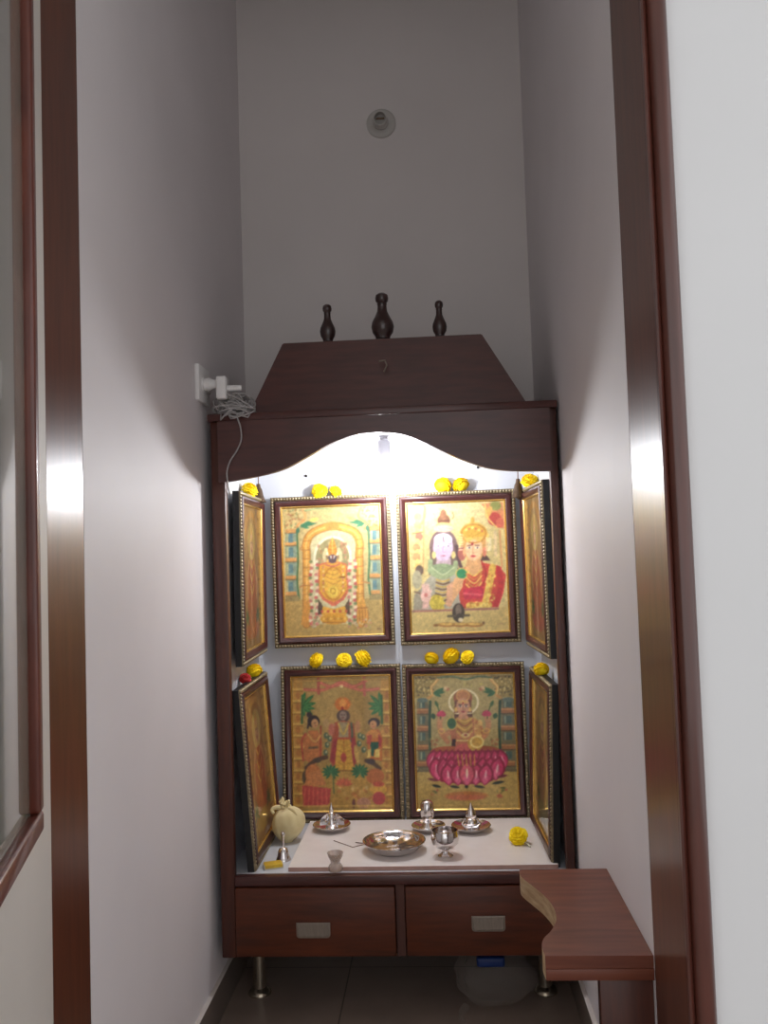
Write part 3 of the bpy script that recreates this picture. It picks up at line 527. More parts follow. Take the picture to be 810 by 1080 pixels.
def paint_lotus():
    c = Cv(160, 210, (80, 105), (690, 95), (725, 945), (105, 950), (176, 156, 100))
    c.put(np.clip((c.y - 715) / 6, 0, 1), (190, 158, 86), .8)
    for x0, x1, ex in ((100, 170, 182), (618, 705, 612)):
        c.po([(x0, 255), (x1, 255), (x1 + 6, 712), (x0 + 6, 712)], (116, 108, 74))
        for y in (315, 425, 545, 650): c.po([(x0, y), (x1, y), (x1, y + 34), (x0, y + 34)], (164, 106, 62)); c.ln([(x0, y + 8), (x1, y + 8)], 6, (206, 150, 90)); c.ln([(x0, y + 36), (x1, y + 36)], 5, (80, 62, 44))
        for y in (262, 365, 470, 590): c.po([(x0 + 16, y), (x1 - 20, y), (x1 - 20, y + 48), (x0 + 16, y + 48)], (74, 98, 88)); c.ln([(x0 + 26, y + 4), (x0 + 26, y + 46)], 7, (170, 176, 140))
        c.ln([(ex, 270), (ex - 4, 420), (ex, 560), (ex + 4, 690)], 15, (38, 72, 48), curve=True); c.el((x0 + x1) / 2, 262, 34, 15, (96, 116, 104)); c.ln([(x0, 712), (x1 + 10, 712)], 13, (110, 96, 62))
    for sx in (1, -1):
        X = lambda v: 392 + sx * (v - 392)
        c.po([(X(85), 105), (X(235), 105), (X(210), 150), (X(185), 190), (X(185), 240), (X(85), 248)], (158, 136, 76), .6)
        R = random.Random(3)
        for k in range(70): c.el(X(R.uniform(92, 205)), R.uniform(112, 235), 6, 6, R.choice([(96, 84, 48), (206, 182, 110), (120, 104, 60)]))
        c.ln([(X(240), 110), (X(212), 150), (X(188), 180), (X(196), 225), (X(170), 248)], 17, (206, 150, 76), curve=True); c.ln([(X(236), 112), (X(208), 152), (X(186), 184), (X(192), 226)], 6, (236, 206, 130), curve=True)
        for (dx, dy) in ((86, -34), (74, -4), (50, 24)): c.leaf(X(200), 215, X(200 + dx), 215 + dy, 20, (52, 104, 62))
        c.leaf(X(262), 195, X(292), 175, 20, (214, 180, 130)); c.leaf(X(282), 205, X(300), 185, 16, (180, 110, 80)); c.leaf(X(212), 265, X(232), 310, 20, (66, 104, 56)); c.leaf(X(196), 345, X(206), 385, 28, (44, 84, 50))
        c.speck(X(205) - 22, X(205) + 22, 500, 560, 9, 9, [(170, 104, 64), (140, 120, 70)], 5)
    c.ln([(230, 118), (320, 112), (400, 130), (480, 112), (560, 120)], 11, (104, 132, 92), curve=True); c.speck(300, 500, 140, 180, 9, 7, [(196, 180, 90), (150, 130, 70)], 12)
    c.el(388, 275, 90, 82, (176, 160, 100), foil=.7); c.ring(388, 276, 88, 80, 12, (236, 222, 178))
    # raised arms with flowers, body
    for sx in (1, -1):
        X = lambda v: 390 + sx * (v - 390)
        c.ln([(X(310), 455), (X(262), 490), (X(240), 430), (X(244), 385)], 34, (196, 134, 88), curve=True); c.ln([(X(262), 490), (X(290), 530)], 30, (192, 124, 80)); c.el(X(246), 385, 17, 22, (204, 146, 98))
        c.ln([(X(246), 380), (X(240), 340), (X(222), 290)], 7, (70, 96, 52), curve=True); [c.leaf(X(250), 365, X(250) + 32 * math.sin(a), 360 - 34 * math.cos(a), 19, (206, 60, 92)) for a in np.linspace(-1.3, 1.3, 6)]; c.ring(X(252), 460, 20, 14, 5, (222, 176, 80))
    c.po([(330, 352), (440, 352), (458, 540), (334, 560)], (104, 60, 46))
    c.po([(300, 420), (345, 372), (435, 372), (490, 410), (510, 540), (440, 590), (340, 590), (310, 520)], (188, 108, 72)); c.po([(345, 372), (440, 372), (446, 470), (340, 470)], (186, 140, 66), .6)
    c.el(314, 412, 30, 38, (46, 96, 56)); c.ring(314, 412, 30, 38, 6, (198, 172, 84)); c.po([(452, 375), (505, 405), (500, 500), (455, 520)], (206, 150, 78)); c.speck(455, 500, 390, 510, 22, 8, [(178, 96, 52), (236, 194, 108)], 3)
    c.po([(344, 470), (448, 470), (452, 520), (342, 520)], (196, 120, 78)); c.ln([(342, 520), (452, 522)], 9, (236, 206, 120)); [c.ln([(350, 378 + 22 * k), (394, 404 + 25 * k), (440, 378 + 22 * k)], 8, [(222, 176, 84), (150, 76, 44)][k % 2], curve=True) for k in range(5)]; c.el(400, 486, 26, 14, (226, 200, 130)); c.el(400, 486, 11, 7, (160, 60, 50))
    c.el(384, 250, 58, 52, (166, 92, 64)); c.el(384, 232, 44, 38, (196, 128, 80)); c.ring(384, 236, 40, 34, 6, (222, 170, 92)); c.po([(334, 262), (434, 262), (440, 345), (328, 345)], (118, 68, 52)); c.po([(364, 330), (406, 330), (418, 384), (352, 384)], (204, 142, 104))
    c.el(384, 304, 42, 54, (212, 152, 116)); c.po([(345, 275), (384, 262), (426, 275), (384, 286)], (226, 180, 100)); c.ln([(358, 294), (376, 292)], 5, (60, 36, 34)); c.ln([(394, 292), (412, 294)], 5, (60, 36, 34)); c.el(367, 303, 10, 5, (236, 226, 216)); c.el(403, 303, 10, 5, (236, 226, 216)); c.el(367, 303, 4, 5, (40, 28, 32)); c.el(403, 303, 4, 5, (40, 28, 32)); c.el(384, 282, 5, 6, (160, 30, 40)); c.ln([(385, 304), (382, 324), (390, 325)], 4, (178, 112, 84), curve=True); c.el(385, 337, 13, 5, (176, 60, 66)); c.el(340, 324, 9, 16, (226, 180, 90)); c.el(428, 324, 9, 16, (226, 180, 90))
    c.po([(318, 510), (340, 510), (336, 570), (312, 560)], (60, 30, 30))
    # skirt folds over the lotus
    c.el(300, 590, 120, 34, (178, 88, 48)); c.el(500, 590, 118, 34, (164, 78, 48)); c.el(400, 585, 70, 46, (206, 92, 84)); c.el(460, 540, 48, 46, (206, 156, 66), foil=.7); c.ring(470, 530, 38, 34, 10, (240, 216, 130)); c.dots([(440, 590), (460, 600), (450, 620), (435, 610)], 12, [(206, 166, 66), (232, 196, 96)])
    # lotus, two rows of petals
    def petal(x0, y0, x1, y1, w_, c1, c2, hl):
        # base at (x0, y0), hanging tip at (x1, y1): dark outline, pink body, foil glint painted as a pale stripe
        c.leaf(x0, y0, x1, y1, w_ * 1.15, c1); c.leaf(x0 + (x1 - x0) * .12, y0 + (y1 - y0) * .12, x1, y1 - 4, w_ * .9, c2)
        c.leaf(x0 + (x1 - x0) * .45, y0 + (y1 - y0) * .45, x0 + (x1 - x0) * .95, y0 + (y1 - y0) * .95, w_ * .42, (232, 96, 138))
        c.leaf(x0 + (x1 - x0) * .30, y0 + (y1 - y0) * .30, x0 + (x1 - x0) * .72, y0 + (y1 - y0) * .72, w_ * .16, hl)
    c.po([(158, 640), (200, 590), (620, 585), (660, 640), (640, 720), (560, 780), (400, 800), (250, 780), (180, 720)], (146, 30, 58))
    for k, x in enumerate(np.linspace(178, 642, 12)): petal(400 + (x - 400) * .86, 575, x + (x - 400) * .01, 700 + 40 * (1 - abs(x - 408) / 234), 60, (150, 26, 62), (206, 50, 98), (240, 170, 186))
    for k, x in enumerate(np.linspace(206, 612, 9)): petal(400 + (x - 400) * .98, 620, 400 + (x - 400) * .86, 775 + 25 * (1 - abs(x - 408) / 212), 84, (156, 24, 62), (214, 54, 104), (244, 186, 190))
    for x in (290, 350, 466, 526): petal(400 + (x - 400) * 1.05, 660, 400 + (x - 400) * .92, 806, 84, (150, 22, 58), (218, 58, 106), (240, 170, 180))
    petal(408, 640, 408, 812, 92, (160, 40, 60), (222, 84, 106), (248, 214, 180))
    for k in range(5): c.ln([(350 + k * 26, 610), (360 + k * 24, 680)], 7, (206, 150, 60))
    for x0, x1, yy in ((165, 235, 760), (590, 660, 755), (190, 250, 800), (560, 640, 795)): c.leaf(x0, yy, x1, yy + (14 if x0 < 400 else -14), 18, (120, 44, 52) if yy < 780 else (40, 46, 34))
    for x0, x1 in ((300, 365), (450, 520)): c.leaf(x0, 808, x1, 818, 17, (46, 44, 32))
    c.el(405, 812, 11, 10, (40, 34, 28)); c.el(405, 868, 132, 26, (198, 120, 58)); c.el(400, 880, 120, 18, (206, 110, 70)); c.speck(190, 250, 830, 880, 10, 9, [(180, 80, 60), (96, 104, 60), (206, 160, 90)], 7); c.speck(590, 650, 830, 880, 9, 8, [(196, 90, 70), (120, 120, 60)], 8); c.leaf(610, 820, 650, 822, 10, (80, 90, 50))
    c.ln([(115, 930), (720, 922)], 8, (206, 170, 96), .8); c.grain(0.12); return c

def paint_side(kind):
    def f():
        R = random.Random(kind)
        c = Cv(90, 150, (0, 0), (600, 0), (600, 800), (0, 800), [(196, 150, 88), (190, 150, 92), (190, 128, 62), (178, 140, 74)][kind])
        main = [(190, 110, 70), (180, 96, 66), (196, 84, 40), (150, 110, 60)][kind]
        c.po([(20, 20), (110, 20), (110, 780), (20, 780)], (206, 160, 84), .6); c.po([(490, 20), (580, 20), (580, 780), (490, 780)], (206, 160, 84), .6)
        for y in range(60, 780, 90): c.ln([(20, y), (110, y)], 14, (150, 100, 50)); c.ln([(490, y), (580, y)], 14, (150, 100, 50))
        c.ln([(110, 160), (180, 70), (300, 40), (420, 70), (490, 160)], 34, (210, 150, 70), .5, curve=True)
        c.el(300, 200, 110, 110, (222, 190, 110), foil=.7); c.po([(300, 90), (255, 180), (345, 180)], (226, 166, 70))
        c.po([(215, 300), (385, 300), (450, 560), (420, 680), (180, 680), (150, 560)], main)
        c.el(300, 215, 50, 62, (216, 160, 116)); c.ln([(276, 205), (292, 204)], 6, (60, 40, 36)); c.ln([(308, 204), (324, 205)], 6, (60, 40, 36)); c.el(300, 250, 14, 6, (170, 60, 60)); c.po([(252, 180), (348, 180), (340, 200), (260, 200)], (220, 170, 80))
        for k in range(6): c.ln([(240, 310 + k * 34), (300, 345 + k * 38), (360, 310 + k * 34)], 13, [(228, 186, 84), (176, 70, 50)][k % 2], curve=True)
        c.ln([(215, 320), (160, 420), (170, 520)], 36, (212, 150, 100), curve=True); c.ln([(385, 320), (440, 420), (430, 520)], 36, (212, 150, 100), curve=True)
        c.el(300, 700, 190, 56, [(206, 120, 70), (190, 96, 80), (196, 150, 60), (120, 120, 60)][kind])
        for x0 in (140, 460):
            for a in np.linspace(-2, 2, 7): c.leaf(x0, 640, x0 + 60 * math.sin(a), 640 - 70 * math.cos(a), 18, (70, 112, 60))
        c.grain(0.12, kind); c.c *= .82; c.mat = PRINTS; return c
    return f

EMB = 0.0012
def print_mesh(c, x0, x1, z0, z1, y):
    nx, ny = c.nx, c.ny
    X = x0 + c.u * (x1 - x0); Z = z1 + c.v * (z0 - z1)
    def blur(a):
        for ax in (0, 1):
            p = np.concatenate([a.take([0], ax), a, a.take([-1], ax)], ax); n_ = a.shape[ax]
            i = np.arange(n_); a = .25 * p.take(i, ax) + .5 * p.take(i + 1, ax) + .25 * p.take(i + 2, ax)
        return a
    c.c = blur(c.c)
    lum = c.c @ np.array([.3, .6, .1])
    tone = lum[..., None] / 150.0 * np.array([164, 148, 104.0])
    c.c = lum[..., None] + (c.c - lum[..., None]) * c.sat
    R_ = np.random.default_rng(ny + nx); n1 = R_.random(lum.shape) - .5
    n2 = blur(R_.random(lum.shape) - .5); n3 = n2
    for _ in range(5): n3 = blur(n3)
    c.c = c.c * (1 + .06 * n1 + .16 * n2 + .45 * n3)[..., None]
    c.c = c.c * .92 + tone * .08
    hgt = blur(blur(lum)) / 255.0                      # the foil is embossed: lighter areas stand proud
    V = np.stack([X, y - EMB * hgt, Z], -1).reshape(-1, 3)
    idx = np.arange((nx + 1) * (ny + 1)).reshape(ny + 1, nx + 1)
    Fc = np.stack([idx[1:, :-1], idx[1:, 1:], idx[:-1, 1:], idx[:-1, :-1]], -1).reshape(-1, 4)
    me = bpy.data.meshes.new('print'); me.from_pydata(V.tolist(), [], Fc.tolist())
    at = me.attributes.new('Paint', 'FLOAT_COLOR', 'POINT')
    rgba = np.concatenate([lin(np.clip(c.c, 0, 255)), c.f[..., None]], -1).reshape(-1).astype(np.float32)
    at.data.foreach_set('color', rgba)
    me.materials.append(c.mat); me.polygons.foreach_set('use_smooth', [True] * len(me.polygons))
    return me

def ring_section(bm, W, Hh, sec, mi_of=None):
    # mitred frame: sec = list of (inset s, y); corner loops
    loops = []
    for s_, y in sec:
        loops.append([bm.verts.new(p) for p in ((-W / 2 + s_, y, s_), (W / 2 - s_, y, s_), (W / 2 - s_, y, Hh - s_), (-W / 2 + s_, y, Hh - s_))])
    n = len(loops)
    for k in range(n):
        A, B = loops[k], loops[(k + 1) % n]
        for i in range(4):
            f = bm.faces.new((A[i], A[(i + 1) % 4], B[(i + 1) % 4], B[i]))
            if mi_of: f.material_index = mi_of(k)
def bead_mesh(W, Hh):
    bm = BM()
    ring_section(bm, W, Hh, [(0.0005, 0.004), (0.0005, -0.0005), (0.0105, -0.001), (0.0105, 0.004)])
    tmp = BM(); bmesh.ops.create_uvsphere(tmp, u_segments=7, v_segments=5, radius=0.0046)
    base = [v.co.copy() for v in tmp.verts]; faces = [[v.index for v in f.verts] for f in tmp.faces]; tmp.free()
    s_ = 0.0055; pitch = 0.0088
    pos = []
    nx = int(round((W - 2 * s_) / pitch)); nz = int(round((Hh - 2 * s_) / pitch))
    for i in range(nx):
        x = -W / 2 + s_ + (W - 2 * s_) * i / nx; pos += [(x, s_), (-x, Hh - s_)]
    for i in range(nz):
        z = s_ + (Hh - 2 * s_) * i / nz; pos += [(W / 2 - s_, z), (-W / 2 + s_, Hh - z)]
    for (x, z) in pos:
        vs = [bm.verts.new((x + c.x, -0.0012 + c.y * .8, z + c.z)) for c in base]
        for q in faces: bm.faces.new([vs[i] for i in q])
    return bm
def picture(label, BL, BR, TL, painter, group):
    BL, BR, TL = Vector(BL), Vector(BR), Vector(TL)
    W, Hh = (BR - BL).length, (TL - BL).length
    ax = (BR - BL).normalized(); az = TL - BL; az = (az - ax * az.dot(ax)).normalized(); ay = az.cross(ax)
    M = Matrix((ax, ay, az)).transposed().to_4x4(); M.translation = (BL + BR) / 2
    t = thing('framed_picture', label, 'picture', mw=M, group=group)
    bm = BM()
    sec = [(0.0, 0.018), (0.0, 0.002), (0.0105, 0.0015), (0.013, -0.005), (0.018, -0.0075), (0.024, -0.005), (0.029, 0.0), (0.0295, 0.006), (0.0295, 0.018)]
    ring_section(bm, W, Hh, sec, lambda k: 1 if k in (0, 8) else 0)
    obj('frame_moulding', bm, [FRAME, BLACK], t, True)
    obj('beaded_edge', bead_mesh(W, Hh), GOLD, t, True)
    bm = BM(); ring_section(bm, W, Hh, [(0.0285, 0.006), (0.0285, 0.0), (0.031, -0.0012), (0.034, 0.002), (0.034, 0.006)])
    obj('gilt_fillet', bm, GILT, t, True)
    obj('backing_board', box(BM(), -W / 2 + .004, W / 2 - .004, 0.009, 0.0165, .004, Hh - .004), BLACK, t)
    o = bpy.data.objects.new('print', print_mesh(painter(), -W / 2 + .0335, W / 2 - .0335, .0335, Hh - .0335, 0.005)); COL.objects.link(o); o.parent = t
    return t, M
GB, GS = 'framed prints along the back of the cabinet', 'framed prints along the sides of the cabinet'
def pv(*a): return Vector(a)
picture('framed pale gold print of a garlanded idol under an orange arch, upper left of four', (-0.4832, 2.540, 0.8335), (-0.1299, 2.540, 0.8350), (-0.4800, 2.534, 1.2755), paint_arch_idol, GB)
picture('framed gold print of two crowned figures, one in red, upper right of four', (-0.1134, 2.540, 0.8318), (0.2339, 2.540, 0.8336), (-0.1130, 2.528, 1.2742), paint_pair, GB)
picture('framed brownish gold print of a standing figure with attendants, lower left of four', (-0.4678, 2.512, ZS + .0005), (-0.1185, 2.512, ZS + .0005), (-0.4690, 2.534, 0.7805), paint_court, GB)
picture('framed gold print of a figure seated on a pink lotus, lower right of four', (-0.1131, 2.512, ZS + .0005), (0.2385, 2.512, ZS + .0005), (-0.1120, 2.534, 0.7780), paint_lotus, GB)
picture('framed print high on the left side of the cabinet, seen nearly edge on', (-0.500, 2.190, 0.825), (-0.508, 2.535, 0.825), (-0.498, 2.190, 1.272), paint_side(0), GS)
picture('framed print high on the right side of the cabinet, seen nearly edge on', (0.251, 2.535, 0.825), (0.2705, 2.190, 0.825), (0.249, 2.535, 1.272), paint_side(1), GS)
picture('framed orange print leaning low on the left side, behind the cream cloth bundle', (-0.468, 2.130, ZS + .0005), (-0.470, 2.480, ZS + .0005), (-0.497, 2.130, 0.7755), paint_side(2), GS)
picture('framed print leaning low on the right side of the cabinet, beside the single marigold', (0.238, 2.490, ZS + .0005), (0.250, 2.140, ZS + .0005), (0.2520, 2.490, 0.770), paint_side(3), GS)

# ------------------------------------------------------------------ marigolds
def marigold_mesh(seed, material, flat=0.92):
    R = random.Random(seed); bm = BM()
    for ring_, (n, el_, ln_, r0) in enumerate(((13, -0.35, 1.0, 0.5), (13, 0.0, 1.02, 0.45), (12, 0.32, 1.0, 0.42), (10, 0.62, .98, 0.36), (8, 0.92, .95, 0.28), (6, 1.2, .92, 0.2), (3, 1.45, .9, 0.1))):
        for k in range(n):
            a = 2 * PI * (k + .5 * (ring_ % 2) + R.uniform(-.15, .15)) / n; e = el_ + R.uniform(-.08, .08)
            d = Vector((math.cos(a) * math.cos(e), math.sin(a) * math.cos(e), math.sin(e))); s_ = Vector((-math.sin(a), math.cos(a), 0)); n_ = d.cross(s_)
            w_ = 0.30 * R.uniform(.85, 1.15); L = ln_ * R.uniform(.93, 1.06)
            rows = []
            for (t, ww, lift) in ((r0, .5, 0), (.75, 1.0, .02), (.95, .9, 0.05), (1.0, .45, -.02)):
                rows.append([d * (L * t) + s_ * (w_ * ww * q) + n_ * (lift - .10 * q * q + R.uniform(-.03, .03)) for q in (-1, 0, 1)])
            rows = [[bm.verts.new(p) for p in r_] for r_ in rows]
            for A, B in zip(rows, rows[1:]):
                for i in (0, 1): bm.faces.new((A[i], A[i + 1], B[i + 1], B[i]))
    bmesh.ops.create_icosphere(bm, subdivisions=2, radius=0.8)
    for v in bm.verts: v.co.z *= flat
    me = bpy.data.meshes.new('marigold'); bm.to_mesh(me); bm.free(); me.materials.append(material)
    me.polygons.foreach_set('use_smooth', [True] * len(me.polygons)); return me
MG = [marigold_mesh(1, YEL), marigold_mesh(2, YEL)]
MR = marigold_mesh(3, RED)
FG = 'yellow marigold heads set on the picture frames'
def marigold(p, r, label, ztop=None, k=0, tilt=(0, 0), group=FG, me=None, name='marigold', cat='flower'):
    o = bpy.data.objects.new(name, me or MG[k % 2]); COL.objects.link(o)
    r *= 1.1; o.scale = (r, r, r); z = p.z if ztop is None else ztop + r * 0.66
    o.location = (p.x, p.y, z); o.rotation_euler = (tilt[0], tilt[1], k * 1.3)
    return tag(o, label, cat, group)
ZU, ZLW = 1.2755, 0.7795
Tf = (0.95, 0)
marigold(atY(337, 514, 2.541), 0.0215, 'left yellow marigold of the pair on top of the upper left back picture', ZU - .001, 0, Tf)
marigold(atY(354, 516, 2.541), 0.0185, 'right yellow marigold of the pair on top of the upper left back picture', ZU - .002, 1, Tf)
marigold(atY(467, 510, 2.541), 0.0235, 'left yellow marigold of the pair on top of the upper right back picture', ZU, 2, Tf)
marigold(atY(486, 511, 2.541), 0.0225, 'right yellow marigold of the pair on top of the upper right back picture', ZU, 3, Tf)
marigold(atY(334, 696, 2.538), 0.0215, 'leftmost yellow marigold of three on top of the lower left back picture', ZLW, 4, Tf)
marigold(atY(363, 697, 2.538), 0.0205, 'middle yellow marigold of three on top of the lower left back picture', ZLW, 5, Tf)
marigold(atY(382.5, 692, 2.538), 0.0245, 'rightmost, largest yellow marigold of three on top of the lower left back picture', ZLW, 6, Tf)
marigold(atY(455, 693.5, 2.538), 0.0185, 'leftmost, smallest yellow marigold of three on top of the lower right back picture', ZLW, 7, Tf)
marigold(atY(476, 690, 2.538), 0.0245, 'middle, largest yellow marigold of three on top of the lower right back picture', ZLW - .001, 8, Tf)
marigold(atY(493, 691.5, 2.538), 0.0195, 'rightmost yellow marigold of three on top of the lower right back picture', ZLW, 9, Tf)
marigold(atX(263, 515, -0.508), 0.022, 'yellow marigold on the upper left side picture, just under the arch', 1.270, 10, (0.3, 0.5))
marigold(atX(559, 505, 0.268), 0.024, 'yellow marigold on the upper right side picture, just under the arch', 1.270, 11, (0.3, -0.5))
marigold(atX(268, 709, -0.514), 0.0215, 'yellow marigold on the lower left side picture, beside a red flower', 0.772, 12, (0.3, 0.5))
marigold(atX(571, 704, 0.262), 0.019, 'yellow marigold on the lower right side picture', 0.770, 13, (0.3, -0.5))
marigold(atX(258.5, 711, -0.516), 0.0145, 'small red flower beside the yellow marigold on the lower left side picture', 0.772, 14, (0.3, 0.5), None, MR, 'red_flower')
p = atZ(547, 890, ZT); 
fl = thing('fallen_marigold', 'single yellow marigold lying on the white counter at the right', 'flower', (p.x, p.y, ZT))
o = bpy.data.objects.new('flower_head', MG[0]); COL.objects.link(o); o.parent = fl; o.scale = (.024, .024, .024); o.location = (0, 0, .0195); o.rotation_euler = (0.6, -0.2, 0)
obj('stem', tube(BM(), [(0.012, -.006, .010), (0.02, -.016, .006), (0.026, -.03, .003)], .0022), STEM, fl, True)

# ------------------------------------------------------------------ hanging bells and lamp inside the cabinet
def hang_bell(px, py, Y, label):
    b_ = atY(px, py, Y)
    t = thing('hanging_bell', label, 'bell', tuple(b_), 'small bells hanging in the cabinet')
    k = 1.35
    obj('bell_body', lathe(BM(), [(r * k, h * k) for r, h in [(0, .040), (.004, .040), (.005, .033), (.008, .027), (.011, .012), (.015, .003), (.0165, 0), (.015, .001), (.008, .022), (0, .026)]], (0, 0, 0), 20), BRONZE, t, True)
    obj('clapper', lathe(BM(), [(0, -.006), (.004, -.004), (.004, .002), (.0012, .006), (.0012, .036)], (0, 0, 0), 10), BRONZE, t, True)
    obj('cord', tube(BM(), [(0, 0, .052), (0.0006, 0, .09), (0, 0, 1.424 - b_.z)], .0014), TWIG, t)
hang_bell(273, 530, 2.50, 'small dark bell hanging on a cord at the left corner below the arch')
hang_bell(547, 525, 2.49, 'small dark bell hanging on a cord at the right corner below the arch')
LP = atY(406, 500, 2.33)
lamp = thing('hanging_lamp', 'lit white bulb in a grey holder hanging below the top of the cabinet arch', 'lamp', (LP.x, LP.y, 1.424))
hz = LP.z - 1.424
obj('holder', lathe(BM(), [(0.020, 0), (0.020, -.006), (.0115, -.010), (.0115, -.018), (.0165, -.020), (.0165, hz + .034), (.0150, hz + .028), (0.0, hz + .028)], (0, 0, 0), 20), mat('grey lamp holder', (168, 166, 172), 0.4, noise=0.05, nscale=40), lamp, True)
obj('bulb', lathe(BM(), [(0.0, hz + .030), (.013, hz + .030), (.015, hz + .022), (.024, hz + .008), (.0285, hz - .008), (.026, hz - .022), (.016, hz - .032), (0, hz - .036)], (0, 0, 0), 14), BULB, lamp, True)

# ------------------------------------------------------------------ things on the counter
def saucer(px, py, r, label):
    p = atZ(px, py, ZT)
    prof = [(0, 0), (r * .55, 0), (r * .62, .002), (r * .92, .010), (r, .0155), (r * .985, .0165), (r * .9, .012), (r * .6, .0045), (0, .004)]
    o = obj('silver_saucer', lathe(BM(), prof, (0, 0, 0), 40), STEEL, None, True, (p.x, p.y, ZT))
    tag(o, label, 'saucer', 'silver saucers on the counter'); return p
p = saucer(350, 875, 0.052, 'small silver saucer under the slim silver figurine, leftmost of three')
t = thing('silver_figurine', 'slim silver figurine with a fanned back plate, in the leftmost saucer', 'figurine', (p.x, p.y, ZT + .0042), 'silver figurines on the counter')
bm = BM(); lathe(bm, [(0.017, 0), (.018, .004), (.013, .008), (.012, .016), (.0095, .022), (.011, .032), (.009, .040), (.005, .043), (.0062, .050), (.0055, .056), (.0025, .062), (.001, .069), (0, .070)], (0, 0, 0), 18)
obj('figure_body', bm, STEEL, t, True)
bm = BM()
fan = [(0, .006)] + [(.034 * math.cos(a), .008 + .030 * math.sin(a)) for a in np.linspace(-.1, PI + .1, 15)]
prism(bm, fan, 'y', .009, .012); obj('back_plate', bm, STEEL, t)
bm = BM(); tube(bm, [(-.010, -.004, .034), (-.016, -.012, .024), (-.010, -.016, .020)], .0028); tube(bm, [(.010, -.004, .034), (.016, -.012, .024), (.010, -.016, .020)], .0028)
obj('arms', bm, STEEL, t, True)
p = saucer(452, 876, 0.046, 'small silver saucer behind the footed cup, middle of three')
t = thing('silver_figurine', 'tall blunt silver figurine standing in the middle saucer, behind the footed cup', 'figurine', (p.x - .002, p.y, ZT + .0042), 'silver figurines on the counter')
obj('figure_body', lathe(BM(), [(.018, 0), (.019, .005), (.014, .010), (.010, .018), (.012, .026), (.0175, .034), (.0190, .052), (.0175, .068), (.013, .075), (.006, .078), (0, .079)], (0, 0, 0), 20), STEEL, t, True)
obj('base_ring', lathe(BM(), [(.020, 0), (.023, .002), (.023, .006), (.020, .008), (.0185, .005)], (0, 0, 0), 20), STEEL, t, True)
p = saucer(497, 876, 0.0535, 'small silver saucer under the cone shaped figurine, rightmost of three')
t = thing('silver_figurine', 'cone shaped silver figurine in the rightmost saucer', 'figurine', (p.x + .001, p.y, ZT + .0042), 'silver figurines on the counter')
obj('figure_body', lathe(BM(), [(.022, 0), (.023, .005), (.019, .010), (.020, .018), (.018, .026), (.0125, .030), (.0145, .037), (.013, .044), (.0085, .054), (.004, .064), (.001, .070), (0, .071)], (0, 0, 0), 20), STEEL, t, True)
bm = BM()
for sx in (-1, 1): tube(bm, [(sx * .015, -.004, .027), (sx * .024, -.012, .016), (sx * .014, -.019, .010), (sx * .002, -.020, .009)], .0045)
obj('folded_legs', bm, STEEL, t, True)
p = atZ(416, 897, ZT); r = .080
prof = [(0, 0), (r * .60, 0), (r * .66, .003), (r * .86, .012), (r * .93, .022), (r, .025), (r * 1.0, .027), (r * .92, .0245), (r * .87, .019), (r * .83, .0145), (r * .76, .011), (r * .70, .0085), (r * .62, .006), (r * .3, .005), (0, .0045)]
bm = lathe(BM(), prof, (0, 0, 0), 96)
for v in bm.verts:
    rr = math.hypot(v.co.x, v.co.y); an = math.atan2(v.co.y, v.co.x)
    if .6 * r < rr < .97 * r and v.co.z > .004: v.co.z += .0016 * math.sin(12 * an) * (1 - abs(rr / r - .8) / .2)
tag(obj('silver_plate', bm, STEEL, None, True, (p.x, p.y, ZT)), 'large round shallow silver plate with a wide rim on the counter centre', 'plate')
p = atZ(470, 903, ZT)
t = thing('silver_cup', 'small silver cup on a short foot, right of the large plate', 'cup', (p.x, p.y, ZT)); t.scale = (1.02, 1.02, .84)
k = .0345
obj('bowl', lathe(BM(), [(0, .024), (.010, .024), (.022, .028), (.031, .038), (k, .052), (.033, .066), (.0315, .076), (.030, .0765), (.0315, .066), (.0325, .052), (.029, .040), (.020, .031), (0, .028)], (0, 0, 0), 32), STEEL, t, True)
obj('foot', lathe(BM(), [(.019, 0), (.019, .003), (.014, .007), (.009, .013), (.0085, .019), (.011, .0245), (0, .0245)], (0, 0, 0), 28), STEEL, t, True)
p = atZ(354, 918, ZT)
tag(obj('glass_cup', lathe(BM(), [(0, 0), (.0165, 0), (.018, .003), (.0175, .010), (.0115, .018), (.0125, .024), (.018, .034), (.0195, .042), (.0185, .0425), (.0165, .035), (.0105, .025), (.008, .021), (0, .0205)], (0, 0, 0), 28), GLASSC, None, True, (p.x, p.y, ZT)),
    'tiny waisted glass cup near the front edge of the slab', 'cup')
pa, pb, pc = atZ(352, 887, ZT), atZ(372, 894, ZT), atZ(386, 891, ZT)
bm = BM(); zz = ZT + .0012
tube(bm, [(pa.x, pa.y, zz), (pb.x, pb.y, zz), (pc.x, pc.y, zz + .001)], .0009)
q1 = atZ(375, 889, ZT); tube(bm, [(pc.x, pc.y, zz + .002), (q1.x, q1.y, zz)], .0012)
tag(obj('twig', bm, TWIG), 'thin dark forked twig lying on the slab left of the silver plate', 'twig')
# hand bell
p = atZ(299, 907, ZS)
t = thing('hand_bell', 'small silver hand bell with upright rod handle, beside the yellow packet', 'bell', (p.x, p.y, ZS))
obj('bell_cup', lathe(BM(), [(.0185, 0), (.0195, .001), (.0175, .006), (.0145, .012), (.0135, .020), (.011, .027), (.005, .031), (0, .032)], (0, 0, 0), 24), STEEL, t, True)
obj('handle', lathe(BM(), [(.004, .030), (.0028, .034), (.0028, .056), (.0045, .060), (.0055, .065), (.004, .070), (0, .072)], (0, 0, 0), 14), STEEL, t, True)
